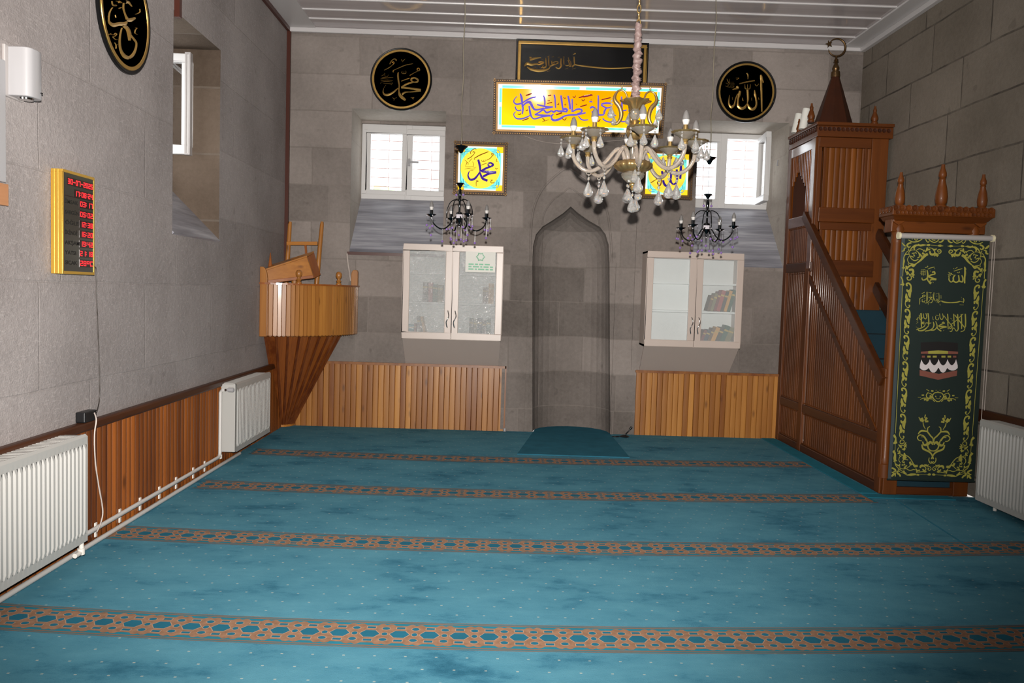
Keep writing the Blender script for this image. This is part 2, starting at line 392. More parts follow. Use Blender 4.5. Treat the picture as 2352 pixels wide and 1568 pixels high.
# window openings in the back wall
xl0, xl1 = onY(806, 400).x, onY(1021, 400).x; zl1, zl0 = onY(915, 252).z, onY(910, 580).z
xr0, xr1 = onY(1601, 380).x, onY(1807, 420).x; zr1, zr0 = onY(1710, 279).z, onY(1760, 612).z
WY = D+.60
nich_px = [(1223,990),(1223,602),(1224,566),(1231,538),(1246,520),(1269,506),(1294,489),(1311,474),(1329,490),(1353,507),(1378,521),(1391,538),(1398,562),(1400,604),(1402,990)]
nich = [(onY(x, y).x, onY(x, y).z) for x, y in nich_px]
nich[0] = (nich[0][0], 0.0); nich[-1] = (nich[-1][0], 0.0)
w = mb()
outer = [(-L, 0), nich[0]] + [] + [(R+.0, 0)]
hole_l = [(xl0,zl0),(xl1,zl0),(xl1,zl1),(xl0,zl1)]; hole_r = [(xr0,zr0),(xr1,zr0),(xr1,zr1),(xr0,zr1)]
outer = [(-L,0)] + nich + [(R,0),(R,H),(-L,H)]
V, Fc = fill_holes(outer, [hole_l, hole_r], lambda a, b: Vector((a, D, b))); w.add(V, Fc)
for h in (hole_l, hole_r):
    for i in range(4):
        (a, b), (c, d) = h[i], h[(i+1) % 4]
        if i == 0: continue                      # the sill is a slab of its own
        w.mi = 1; w.quad((a, D, b), (c, D, d), (c, D+WT, d), (a, D+WT, b)); w.mi = 0
# niche: a half-round recess under a pointed hood
nx = (nich[0][0]+nich[-1][0])/2; zs = onY(1300, 604).z; K = 8
rings = []
for k in range(K+1):
    a = PI/2*k/K
    rings.append([Vector((nx+(x-nx)*math.cos(a), D+.38*math.sin(a), z if z <= zs else zs+(z-zs)*math.cos(a))) for x, z in nich])
for k in range(K):
    for i in range(len(nich)-1):
        w.quad(rings[k][i], rings[k][i+1], rings[k+1][i+1], rings[k+1][i])
wall_back = S(w.build('wall_back', [MAT['stone_back'], MAT['stone_daylit']], recalc=False))
# low mouldings framing the niche
mm = mb()
def vb(x, y0, y1, wd=.035, h=.018):
    p, q = onY(x, y0), onY(x, y1); p.x = q.x = (p.x+q.x)/2; mm.bar(p, (q.x, q.y, q.z), wd, h, (0,-1,0))
vb(1213, 990, 604, .03); vb(1411, 1000, 604, .03); vb(1163, 985, 400, .05); vb(1463, 850, 420, .05)
for pts, rr in (([(1218,600),(1219,540),(1226,480),(1246,435),(1275,405),(1304,387),(1335,405),(1368,432),(1392,478),(1402,540),(1405,604)], .012),
                ([(1246,516),(1250,490),(1268,462),(1290,445),(1309,432),(1330,446),(1352,466),(1372,492),(1377,518)], .008)):
    mm.tube(crv([onY(x, y, D) for x, y in pts], 4), rr, 6)
S(mm.build('trim_9', MAT['stone_back']))
# left wall with its window opening
yn, yf = onX(397, 300, -L).y, onX(505, 300, -L).y
zt, zb_ = onX(512, 120, -L).z, onX(497, 552, -L).z
w = mb()
V, Fc = fill_holes([(FRONT,0),(D,0),(D,H),(FRONT,H)], [[(yn,zb_),(yf,zb_),(yf,zt),(yn,zt)]], lambda a, b: Vector((-L, a, b))); w.add(V, Fc)
for (a, b), (c, d) in (((yf,zb_),(yf,zt)), ((yf,zt),(yn,zt)), ((yn,zt),(yn,zb_))):
    w.mi = 1; w.quad((-L,a,b), (-L,c,d), (-L-WT,c,d), (-L-WT,a,b))
S(w.build('wall_left', [MAT['stone_left'], MAT['stone_shaded']], recalc=False))
w = mb(); w.quad((R,FRONT,0),(R,D,0),(R,D,H),(R,FRONT,H)); S(w.build('wall_right', MAT['stone_right'], recalc=False))
w = mb(); w.quad((-L,FRONT,0),(R,FRONT,0),(R,FRONT,H),(-L,FRONT,H)); S(w.build('wall_front', MAT['plaster'], recalc=False))
# ceiling: glossy white plastic boards with raised joints
k = N('glossy_ceiling_board'); nz = k.noise(k.mapped(k.obj(), (.6, 9, 1)), 1, 3)
k.l(k.ramp(nz, [(.3, rgb(168,158,158)), (.7, rgb(186,176,176))]), k.b.inputs['Base Color']); k.b.inputs['Roughness'].default_value = .12
k.b.inputs['Specular IOR Level'].default_value = .6; k.bump(k.noise(k.mapped(k.obj(), (2, 6, 1)), 1, 2), .25, .004); MAT['ceil'] = k.mat
MAT['batten'] = flat('white_ceiling_joint', rgb(196,192,192), .3, var=0)
w = mb(); w.box(-L-.7, R+.3, FRONT-.3, D+.7, H, H+.15); ceil = S(w.build('ceiling', MAT['ceil']))
w = mb()
ys = [onZ(1430, 66, H).y, onZ(1430, 45, H).y, onZ(1430, 21, H).y]
step = ys[1]-ys[2]
yy = ys[:]
while yy[-1] > .5: yy.append(yy[-1]-.30)
for y in yy: w.tube([(-L+.28, y, H-.001), (R-.22, y, H-.001)], .011, 6)
S(w.build('trim_1', MAT['batten'], ceil))
w = mb(); w.box(-L, R, D-.035, D, H-.05, H); S(w.build('trim_2', MAT['batten'], bevel=.008))
w = mb(); w.box(R-.05, R, FRONT, D-.035, H-.06, H); w.box(R-.22, R-.05, FRONT, D-.035, H-.02, H); S(w.build('trim_3', MAT['batten'], bevel=.006))
w = mb(); w.box(-L, -L+.28, FRONT, D-.035, H-.012, H); S(w.build('trim_4', MAT['batten']))
w = mb(); w.box(-L, -L+.03, FRONT, D, H-.05, H-.012); w.box(-L, -L+.035, D-.035, D, .7, H-.05); S(w.build('trim_5', MAT['brown_paint']))

# ---------------------------------------------------------------- wall panelling
def planks(m, A, B, n, zlo, zhi, wd, bulge=.006, thick=.012, tones=None, scallop=False):
    A, B, n = Vector((*A, 0)), Vector((*B, 0)), Vector((*n, 0)).normalized()
    T = (B-A).length; cnt = max(1, round(T/wd)); d = (B-A)/cnt
    for i in range(cnt):
        m.tone = (tones or random.random)()
        cols = []
        for u in (0, .07, .3, .5, .7, .93, 1):
            off = 0 if u in (0, 1) else thick+bulge*(1-(2*u-1)**2)
            p = A+d*(i+u)+n*off; t = (i+u)/cnt
            lo = zlo(t) if callable(zlo) else zlo; hi = zhi(t) if callable(zhi) else zhi
            if scallop: lo += (wd*.5)*(1-math.sqrt(max(0, 1-(2*u-1)**2)))
            cols.append((Vector((p.x, p.y, lo)), Vector((p.x, p.y, hi))))
        vs = [q for c in cols for q in c]; k = len(cols)
        fs = [(2*j, 2*j+2, 2*j+3, 2*j+1) for j in range(k-1)]
        fs += [tuple(2*j for j in range(k-1, -1, -1)), tuple(2*j+1 for j in range(k))]
        m.add(vs, fs)
    m.tone = .5
ZW = .665
xw1 = onY(1158, 920).x; xw2 = onY(1459, 920).x
w = mb(); TB = lambda: random.triangular(.08, .95, .55)
w.tone=.5; planks(w, (-L+.02, D), (xw1, D), (0,-1), 0, ZW-.02, .055, .0008, .012, TB)
w.tone = .2; w.box(-L, xw1+.012, D-.03, D, ZW-.025, ZW); w.box(xw1, xw1+.014, D-.03, D, 0, ZW)
S(w.build('trim_6', MAT['pine']))
w = mb(); planks(w, (xw2, D), (M, D), (0,-1), 0, ZW-.02, .055, .0008, .012, TB)
w.tone = .2; w.box(xw2-.012, M, D-.03, D, ZW-.025, ZW)
S(w.build('trim_7', MAT['pine']))
MAT['pine_left'] = wood('varnished_pine_ribbed', rgb(64,29,10), rgb(150,84,32), 'z', .42, coat=.06, spec=.35)
w = mb(); planks(w, (-L, FRONT), (-L, D-.02), (1,0), 0, ZW-.03, .058, .012, .016, lambda: random.triangular(.1, .8, .45))
tr8 = S(w.build('trim_8', MAT['pine_left']))
w = mb(); w.tone = .3; w.box(-L, -L+.05, FRONT, D-.02, ZW-.05, ZW); S(w.build('cap_rail', MAT['mahog_y'], tr8, bevel=.012))
w = mb(); planks(w, (R, FRONT), (R, MF-.1), (-1,0), 0, ZW-.05, .058, .012, .016, lambda: random.triangular(.1, .8, .45)); tr9 = S(w.build('trim_10', MAT['pine_red']))
w = mb(); w.tone = .2; w.box(R-.05, R, FRONT, MF-.05, ZW-.09, ZW); S(w.build('cap_rail', MAT['mahog_y'], tr9, bevel=.012))

MAT['bar_paint'] = flat('glare_pale_iron', rgb(176,140,130), .6)  # iron bars paled, the window glare is put into their colour
# ---------------------------------------------------------------- windows
def frame_bars(m, P, u0, u1, z0, z1, t, d):
    """rectangular frame; P(u, z, depth) gives the point"""
    for a, b, c, e in ((u0,u1,z0,z0+t),(u0,u1,z1-t,z1),(u0,u0+t,z0+t,z1-t),(u1-t,u1,z0+t,z1-t)):
        ps = [P(u, z, q) for u in (a,b) for z in (c,e) for q in (0,d)]
        m.add(ps, [(0,1,3,2),(4,6,7,5),(0,4,5,1),(2,3,7,6),(0,2,6,4),(1,5,7,3)])
def sill(parent, pts):
    w = mb(); a, b, c, d = map(Vector, pts); n = (b-a).cross(c-a).normalized()
    if n.z > 0: n = -n
    w.prism([a, b, c, d], n, .03); return S(w.build('sill', MAT['marble'], parent))
def back_window(name, x0, x1, z0, z1, ztop, mull, open_right):
    zf = z0; PB = lambda u, z, q: Vector((u, WY+q, z))
    wn = thing(name, (x0, WY, z0), None, None, kind='structure')
    m = mb(); frame_bars(m, PB, x0, x1, zf, ztop, .055, .06); m.box(mull-.035, mull+.035, WY-.005, WY+.06, zf, ztop); S(m.build('frame', MAT['pvc'], wn, bevel=.006))
    m = mb(); frame_bars(m, PB, x0+.05, mull-.03, zf+.05, ztop-.05, .045, .045); S(m.build('sash', MAT['pvc'], wn, bevel=.006))
    m = mb(); m.box(x0+.09, mull-.07, WY+.02, WY+.026, zf+.09, ztop-.09); S(m.build('glass', MAT['glass'], wn))
    if not open_right:
        m = mb(); frame_bars(m, lambda u, z, q: Vector((u, WY-.012+q, z)), mull-.02, x1-.045, zf+.045, ztop-.045, .06, .055); S(m.build('sash', MAT['pvc'], wn, bevel=.006))
        m = mb(); m.box(mull+.04, x1-.10, WY+.02, WY+.026, zf+.10, ztop-.10); S(m.build('glass', MAT['glass'], wn))
        m = mb(); zc = (zf+ztop)/2; m.box(mull-.005, mull+.02, WY-.03, WY-.012, zc-.04, zc+.04); m.box(mull, mull+.11, WY-.05, WY-.035, zc-.01, zc+.012); S(m.build('handle', MAT['white_plastic'], wn, bevel=.004))
    else:
        hx = x1-.06; wd = x1-.06-mull-.02
        PO = lambda u, z, q: Vector((hx-.02-q-u*.09, WY-.01-u, z))
        m = mb(); frame_bars(m, PO, 0, wd, zf+.045, ztop-.045, .06, .055); S(m.build('sash', MAT['pvc'], wn, bevel=.006))
        m = mb(); m.add([PO(u, z, q) for u in (.055, wd-.055) for z in (zf+.1, ztop-.1) for q in (.02, .026)], [(0,1,3,2),(4,6,7,5),(0,4,5,1),(2,3,7,6),(0,2,6,4),(1,5,7,3)]); S(m.build('glass', MAT['glass'], wn))
    m = mb(); nb = 8
    for i in range(nb): z = zf+(ztop-zf)*(i+.6)/nb; m.tube([(x0-.02, WY+.2, z), (x1+.02, WY+.2, z)], .0042, 5)
    for i in range(1, 4): x = x0+(x1-x0)*i/4+.03; m.tube([(x, WY+.206, zf-.1), (x, WY+.206, ztop+.1)], .0035, 5)
    S(m.build('bars', MAT['bar_paint'], wn))
    sill(wn, [(x0, D-.012, z0s(x0)), (x1, D-.012, z0s(x0)), (x1, WY+.01, zf), (x0, WY+.01, zf)])
    return wn
z0s = lambda x: zl0
zfl = onY(930, 459, WY).z; ztl = onY(930, 287, WY).z
back_window('window_1', xl0, xl1, zfl, zl1, min(ztl, zl1), onY(939, 370, WY).x, False)
z0s = lambda x: zr0
zfr = onY(1680, 479, WY).z; ztr = onY(1680, 307, WY).z
back_window('window_2', xr0, xr1, zfr, zr1, min(ztr, zr1), onY(1661, 390, WY).x, True)
# strip under the left window's sill, lintel gaps closed above the frames
m = mb(); m.box(xl0-.02, xl1+.02, D-.02, D+.01, zl0-.035, zl0-.005); S(m.build('trim_11', MAT['brown_paint']))
for x0, x1, za, zb2 in ((xl0, xl1, min(ztl, zl1), zl1), (xr0, xr1, min(ztr, zr1), zr1)):
    if zb2-za > .005:
        m = mb(); m.box(x0, x1, WY-.02, WY+.05, za, zb2); S(m.build('trim_12' if x0 < 0 else 'trim_13', MAT['stone_back']))
# left wall window: frame deep in the recess, sash opened into the room
XW = -L-.40
zsw = onX(441, 357, -L-.2).z
w3 = thing('window_3', (XW, yn, zb_), None, None, kind='structure')
PL = lambda u, z, q: Vector((XW-q, u, z))
zw0 = zb_+.42
m = mb(); frame_bars(m, PL, yn, yf, zw0, zt, .055, .06); S(m.build('frame', MAT['pvc'], w3, bevel=.006))
ysh = yf-.05
sx1 = onY(441, 240, ysh).x; sz1 = onY(438, 126, ysh).z; sz0 = onY(435, 356, ysh).z
PS = lambda u, z, q: Vector((sx1-.36+u, ysh-q-(.36-u)*.04, z))
m = mb(); frame_bars(m, PS, 0, .36, sz0, sz1, .065, .04); S(m.build('sash', MAT['pvc'], w3, bevel=.008))
m = mb(); frame_bars(m, PS, .325, .365, sz0-.005, sz1+.005, .012, .052); S(m.build('edge_seal', MAT['rail_grey'], w3))
m = mb(); m.add([PS(u, z, q) for u in (.055, .305) for z in (sz0+.06, sz1-.06) for q in (.018, .024)], [(0,1,3,2),(4,6,7,5),(0,4,5,1),(2,3,7,6),(0,2,6,4),(1,5,7,3)])
MAT['glass_mirror'] = clear('double_glazing', gloss=.22); S(m.build('glass', MAT['glass_mirror'], w3))
m = mb()
for i in range(9): z = zw0+(zt-zw0)*(i+.5)/9; m.tube([(XW-.18, yn-.05, z), (XW-.18, yf+.05, z)], .007, 5)
for i in range(1, 4): y = yn+(yf-yn)*i/4; m.tube([(XW-.187, y, zw0-.1), (XW-.187, y, zt+.1)], .006, 5)
S(m.build('bars', MAT['brown_paint'], w3))
sill(w3, [(-L+.012, yn, zb_), (-L+.012, yf, zb_), (XW-.01, yf, zw0), (XW-.01, yn, zw0)])
# daylight portals in the openings (they only guide sky light)
def portal(name, loc, rot, sx, sy):
    a = bpy.data.lights.new(name, 'AREA'); a.shape = 'RECTANGLE'; a.size = sx; a.size_y = sy; a.cycles.is_portal = True
    o = bpy.data.objects.new(name, a); COL.objects.link(o); o.location = loc; o.rotation_euler = rot
portal('sky_portal', ((xl0+xl1)/2, D+WT+.05, (zfl+zl1)/2), (-PI/2, 0, 0), xl1-xl0, zl1-zfl)
portal('sky_portal', ((xr0+xr1)/2, D+WT+.05, (zfr+zr1)/2), (-PI/2, 0, 0), xr1-xr0, zr1-zfr)
portal('sky_portal', (-L-WT-.05, (yn+yf)/2, (zw0+zt)/2), (0, -PI/2, 0), zt-zw0, yf-yn)
# pale garden tree beyond the left window
w = mb()
for i in range(260):
    a = random.random()*2*PI; h = random.random(); r = .75*math.sqrt(random.random())*(1-.5*h)
    c = Vector((-1.75+r*math.cos(a), D+4.2+r*math.sin(a), 1.75+1.15*h)); e = Vector((random.uniform(-1,1), random.uniform(-1,1), random.uniform(-1,1))).normalized(); f = e.orthogonal()
    w.quad(c-e*.11, c+f*.06, c+e*.11, c-f*.06)
MAT['leaf'] = flat('sunlit_leaf', rgb(196,224,170), .7, var=.1)
tr = thing('garden_tree', (-1.75, D+4.2, -.3), 'pale green leafy tree seen through the left window', 'tree')
w.build('foliage', MAT['leaf'], tr)
w = mb(); w.tube([(-1.75, D+4.2, -.3), (-1.73, D+4.2, 1.2), (-1.75, D+4.2, 2.3)], [.09, .07, .03], 7); w.build('trunk', MAT['brown_paint'], tr)

# ================================================================= CARPET
k = N('teal_carpet'); o = k.obj(); sp = k.n('ShaderNodeSeparateXYZ'); k.l(o, sp.inputs[0])
a = k.noise(k.mapped(o, (1.2, 1.9, 1)), 1.5, 6, .66); b2 = k.noise(k.mapped(o, (2.0, 4, 1)), 2.0, 5, .7); fn_ = k.noise(o, 240, 2)
f = k.math('ADD', k.math('MULTIPLY', a, .75), k.math('MULTIPLY', b2, .35)); f = k.math('ADD', f, k.math('MULTIPLY', fn_, .12))
c = k.ramp(f, [(.43, rgb(40,92,114)), (.51, rgb(59,114,136)), (.565, rgb(73,129,149)), (.75, rgb(86,142,160))])
# scattered small cream flecks, set in a staggered grid
PX_, PY_ = .118, .104
row = k.math('FLOOR', k.math('DIVIDE', sp.outputs[1], PY_))
xo = k.math('ADD', k.math('DIVIDE', sp.outputs[0], PX_), k.math('MULTIPLY', k.math('MODULO', k.math('ABSOLUTE', row), 2.0), .5))
xo = k.math('ADD', xo, k.math('MULTIPLY', row, .13))
fx = k.math('ABSOLUTE', k.math('SUBTRACT', k.math('FRACT', xo), .5)); fy = k.math('ABSOLUTE', k.math('SUBTRACT', k.math('FRACT', k.math('DIVIDE', sp.outputs[1], PY_)), .5))
dot = k.math('MULTIPLY', k.math('LESS_THAN', fx, .042), k.math('LESS_THAN', fy, .040))
c = k.mix(k.math('MULTIPLY', dot, .48), c, rgb(196,196,178))
k.l(c, k.b.inputs['Base Color']); k.b.inputs['Roughness'].default_value = .95; k.b.inputs['Specular IOR Level'].default_value = .1
pass
k.bump(k.math('ADD', f, k.math('MULTIPLY', fn_, .5)), .5, .006); MAT['carpet'] = k.mat
MAT['carpet_fill'] = flat('deep_teal_pile', rgb(36,100,122), .95, spec=.1, var=.12)
MAT['carpet_plain'] = flat('plain_teal_pile', rgb(40,116,136), .95, spec=.1, var=.14)
MAT['carpet_mat'] = flat('dark_teal_pile', rgb(46,104,124), .95, spec=.1, var=.14)
k = N('orange_pile'); nz = k.noise(k.obj(), 30, 3); k.l(k.ramp(nz, [(.3, rgb(124,90,66)), (.7, rgb(150,112,86))]), k.b.inputs['Base Color']); k.b.inputs['Roughness'].default_value = .95; MAT['orange'] = k.mat
MAT['pale_edge'] = flat('pale_orange_pile', rgb(164,132,108), .95, var=.06)
MAT['stripe_line'] = flat('grey_orange_pile', rgb(120,92,74), .95, var=.1)
w = mb(); poly = [(-L+.0, FRONT), (R, FRONT), (R, MF-.02), (M-.0, MF-.02), (M-.0, D), (nich[-1][0], D), (nich[0][0], D), (-L, D)]
w.prism([(x, y, -.012) for x, y in poly], (0,0,1), .012)
carpet = w.build('carpet', MAT['carpet']); tag(carpet, 'wall to wall teal carpet with cream flecks and orange chain stripes', 'carpet')
def stripe_y(x, y0): return y0
def stripe(yc, bow, skew, x0, x1):
    """woven border: orange links with teal eyes and a thin double line at each edge"""
    m = mb(); Y = lambda x: yc+skew*x+bow*(x-.6)**2
    def poly(pts, xs, mi, h): m.mi = mi; m.add([Vector((xs+px, Y(xs+px)+py, h)) for px, py in pts], [tuple(range(len(pts)))])
    def strip(y0, y1, mi, h):
        m.mi = mi; n = 40; xs = [x0+(x1-x0)*i/n for i in range(n+1)]
        m.add([Vector((x, Y(x)+q, h)) for x in xs for q in (y0, y1)], [(2*i, 2*i+1, 2*i+3, 2*i+2) for i in range(n)])
    strip(-.126, .126, 3, .0006)
    for s in (-1, 1):
        strip(s*.126-.003, s*.126+.003, 2, .0012); strip(s*.111-.005, s*.111+.005, 2, .0012)
    p = .122; x = x0+.02
    hx = lambda cx, cy, a, b: [(cx-a, cy), (cx-a*.5, cy+b), (cx+a*.5, cy+b), (cx+a, cy), (cx+a*.5, cy-b), (cx-a*.5, cy-b)]
    ov = lambda cx, cy, a, b: [(cx+a*math.cos(t*PI/5), cy+b*math.sin(t*PI/5)) for t in range(10)]
    rc = lambda cx, cy, a, b: [(cx-a, cy-b), (cx+a, cy-b), (cx+a, cy+b), (cx-a, cy+b)]
    while x+p < x1-.01:
        top = [(0,.090),(.014,.100),(.026,.098),(.038,.084),(.084,.084),(.096,.098),(.108,.100),(.122,.090)]
        poly(top+[(q, -z) for q, z in reversed(top)], x, 0, .0014)
        for e, mi, h in ((.0035, 4, .0018), (0, 1, .0022)):
            poly(hx(.061, 0, .040+e*1.3, .033+e), x, mi, h)
            for s in (-1, 1):
                poly(rc(.061, s*.061, .017+e, .009+e), x, mi, h); poly(ov(.0, s*.054, .016+e, .014+e), x, mi, h)
            poly(ov(.0, 0, .012+e, .015+e), x, mi, h)
        x += p
    m.mi = 0
    return m.build('border_stripe', [MAT['orange'], MAT['carpet_fill'], MAT['stripe_line'], MAT['carpet_plain'], MAT['pale_edge']], carpet, recalc=False)
def fit(px):   # quadratic through three floor points of a stripe's centre line
    P = [onZ(x, y, 0) for x, y in px]; import numpy as np
    A = np.array([[1, p.x, (p.x-.6)**2] for p in P]); return np.linalg.lstsq(A, np.array([p.y for p in P]), rcond=None)[0]
q = fit([(0,1413),(344,1436),(900,1459),(1300,1466),(1747,1467.5),(2352,1465)]); stripe(q[0], q[2], q[1], -L+.02, R-.15)
q = fit([(268,1223),(700,1238),(1300,1258),(1837,1262.6),(2352,1258)]); stripe(q[0], q[2], q[1], onZ(250,1222,0).x, R-.12)
q = fit([(470,1112),(900,1127),(1300,1138),(1700,1144),(1990,1144)]); stripe(q[0], q[2], q[1], onZ(455,1112,0).x, onZ(2000,1144,0).x)
q = fit([(590,1037),(900,1048),(1300,1060),(1600,1065),(1860,1066)]); stripe(q[0], q[2], q[1], onZ(578,1037,0).x, onZ(1872,1066,0).x)
w = mb(); w.prism([(M-.16, MF-.0, .001), (M-.026, MF-.0, .001), (M-.026, D-.02, .001), (M-.16, D-.02, .001)], (0,0,1), .006); w.prism([(M-.16, MF-.14, .001), (R-.2, MF-.14, .001), (R-.2, MF-.03, .001), (M-.16, MF-.03, .001)], (0,0,1), .006)
w.build('edge_strip', MAT['carpet_plain'], carpet, bevel=.003)
w = mb(); a, b = onZ(2045, 1140, 0), onZ(2235, 1262, 0); w.tube([(a.x, a.y, .0), (b.x, b.y, .0)], .006, 5); w.build('seam', MAT['carpet_mat'], carpet)
# plain mat running into the niche
w = mb(); pts = [onZ(1188, 1044, 0), onZ(1446, 1052, 0)]
p = [Vector((pts[0].x, pts[0].y, .001)), Vector((pts[1].x, pts[1].y, .001)), Vector((nich[-1][0]-.01, D-.02, .001))]
for k2 in range(1, 10):
    a = PI*k2/10; p.append(Vector((nx+(nich[-1][0]-nx-.01)*math.cos(a), D+.365*math.sin(a), .001)))
p.append(Vector((nich[0][0]+.01, D-.02, .001)))
w.prism(p, (0,0,1), .009)
o = w.build('prayer_mat', MAT['carpet_mat']); tag(o, 'plain dark teal mat running into the stone prayer niche', 'mat')

p, q = onX(410, 2, -L+.02), onX(407, 38, -L+.02)
m = mb(); m.box(-L, -L+.035, q.y, q.y+.04, q.z, H-.012); tag(m.build('brown_conduit', MAT['brown_paint']), 'dark brown vertical conduit above the left wall window recess', 'conduit')
# ================================================================= PLAQUES AND LIT PANELS
def disc(name, c, r, n, u, rings, label, data, o, sc, fn, wk=1.0):
    """round lacquered plaque: n faces the room"""
    n, u = Vector(n), Vector(u); th = .022
    t = thing(name, c, label, 'plaque', 'round black and gold calligraphy plaques')
    m = mb(); m.lathe([(0,0),(r-.004,0),(r,.004),(r,th-.004),(r-.006,th),(r*.945,th-.003),(0,th-.003)], c, 56, ax=n); m.build('board', MAT['black'], t, smooth=35)
    m = mb(); r0, r1 = rings; q = th-.003
    m.lathe([(r0,q),(r0+(r1-r0)*.1,q+.004),(r1-(r1-r0)*.1,q+.004),(r1,q)], c, 56, ax=n); m.build('gold_rim', MAT['gold_paint'], t, smooth=50, recalc=False)
    m = mb(); strokes(m, data, o, sc, fn, n, .005, wk); m.build('calligraphy', MAT['gold_paint'], t, recalc=False)
    return t
DISC_L = '''
18/38/36/30: 735,640 725,720 735,820 755,940
30/26/60/70/40: 755,940 748,1060 765,1150 820,1215 900,1275
8/12/26/44/50/40/20: 455,930 405,1010 390,1090 430,1150 520,1150 630,1090 730,1000
34/40/26: 800,985 920,915 1070,870
26/40/40/34: 1070,870 1160,860 1170,810 1100,770
34/40/30: 1100,770 1030,790 1030,840 1070,862
46/40/50: 800,985 980,1005 1240,1045
40/22/50: 1240,1060 1050,1085 900,1095 820,1140
22/20: 800,845 890,810 985,780
16/20/14: 630,600 760,540 900,485 1065,452
26/14: 630,600 610,635 635,645
14/22/12: 415,600 520,545 600,485
22/26/20: 600,485 640,440 615,410 590,430
24/22/30: 540,465 580,390 640,345 680,360 685,390
16/18/12: 985,720 1080,665 1180,615
20/22/20: 1180,615 1215,600 1200,555 1160,560 1160,600 1200,610
16: 800,350 830,395 885,345
16: 835,390 830,420
18: 820,620 815,665 900,670 905,610
16: 860,620 860,665
20: 1010,1220 1090,1215 1050,1235 1080,1255
16: 600,1215 640,1250 630,1280
14: 640,1235 705,1215
14: 330,800 460,775 620,760
14: 340,835 480,820 610,835
14: 340,870 470,850 600,870
14: 400,895 500,900 590,905 600,880
12: 350,730 420,700 440,740
12: 360,770 480,745 510,700
14: 415,670 440,675
12: 350,880 330,900
12: 560,910 590,935
'''
c = onY(922, 183, D); rr = 69.4/F_PX*D*1.0
disc('calligraphy_plaque', (c.x, D-.001, c.z), rr, (0,-1,0), (1,0,0), (rr*.872, rr*.945), 'round black plaque with gold script above the left window', DISC_L, (840,100), 9.8, lambda x, y: onY(x, y, D-.021))
DISC_R = '''
40/70/50/48/44/40/30: 1125,335 1140,440 1132,560 1140,760 1145,960 1150,1220
30/10: 1160,440 1190,520 1150,500
20/56/40/40/50: 975,700 985,800 1005,900 1020,1020 1000,1110
50/66/60/20: 1000,1110 930,1160 850,1120 800,1010
48/50/46/20: 805,690 812,800 815,920 800,1020
20/60/66/60/40: 790,1030 740,1110 660,1140 580,1080 575,960
40/44/60/50: 575,960 585,880 610,800 625,720
30/28/40: 570,790 530,880 505,980 490,1050
40/62/40/26/12: 490,1050 420,1110 360,1030 360,920 372,815
20/32/26: 600,548 780,505 975,470
30/34/16: 785,290 815,340 815,440
22: 740,560 750,660 800,660 805,560
22: 805,660 860,665 870,560
18: 800,670 805,700
20: 980,550 1025,600 1075,545
24/40/30: 440,690 520,665 590,655
50/40: 540,610 590,640
16: 520,410 600,410 560,440 530,445
16: 310,430 340,500 370,560
14: 380,430 370,520 350,580 300,610
14: 385,510 480,510
14: 385,545 490,540
14: 380,580 490,570
14: 375,615 480,600
14: 400,640 450,640 490,600
12: 265,600 330,620 400,635
12: 280,530 320,540 340,570
14/24/12: 690,880 690,920 700,965
14/20/12: 905,880 905,955
14/20/12: 1070,880 1078,940
12/22/12: 440,870 445,935
'''
c = onY(1713, 212, D)
disc('calligraphy_plaque', (c.x, D-.001, c.z), rr*.985, (0,-1,0), (1,0,0), (rr*.85, rr*.915), 'round black plaque with gold script above the right window', DISC_R, (1640,140), 10.453, lambda x, y: onY(x, y, D-.021))
DISC_S = '''
14/40/60/56/60/40: 430,335 440,440 520,500 640,480 740,480 790,445
40/60/30: 780,400 870,400 960,360
14/24/34: 500,150 450,240 430,350
30/34/30/50: 730,60 725,170 760,290 800,380
50/40/14: 770,40 830,50 890,130
20/26: 490,20 510,100 580,110
50/60/70/40: 720,510 800,570 840,680 845,810
30/34/34/40/50/40: 850,680 940,790 985,870 960,1010 900,1110 830,1160
50/60/44/40/34/20: 830,1160 740,1120 670,1000 650,850 660,700 690,560
16/24/14: 615,170 650,165 680,150
14: 555,300 565,350
16: 1045,180 1050,240 1000,275 950,290
14: 950,560 990,560 960,600 950,660 1000,690
14: 400,670 440,690 470,670
14: 470,680 520,700 560,660 580,690 540,730 510,740 560,790 600,790
14: 540,850 570,900 570,970
12: 580,900 605,890
16: 560,20 620,30 660,60
14: 620,60 640,20 690,60
'''
A1, A2, AB = onX(217, 8, -L), onX(338, 62, -L), onX(292, 173.5, -L)
rs = (A2.y-A1.y)/2; cs = Vector((-L+.001, (A1.y+A2.y)/2, AB.z+rs))
disc('calligraphy_plaque', cs, rs, (1,0,0), (0,1,0), (rs*.86, rs*.93), 'round black plaque with gold script high on the left wall above the prayer clock', DISC_S, (200,0), 8.713, lambda x, y: onX(x, y, -L+.021), 1.3)

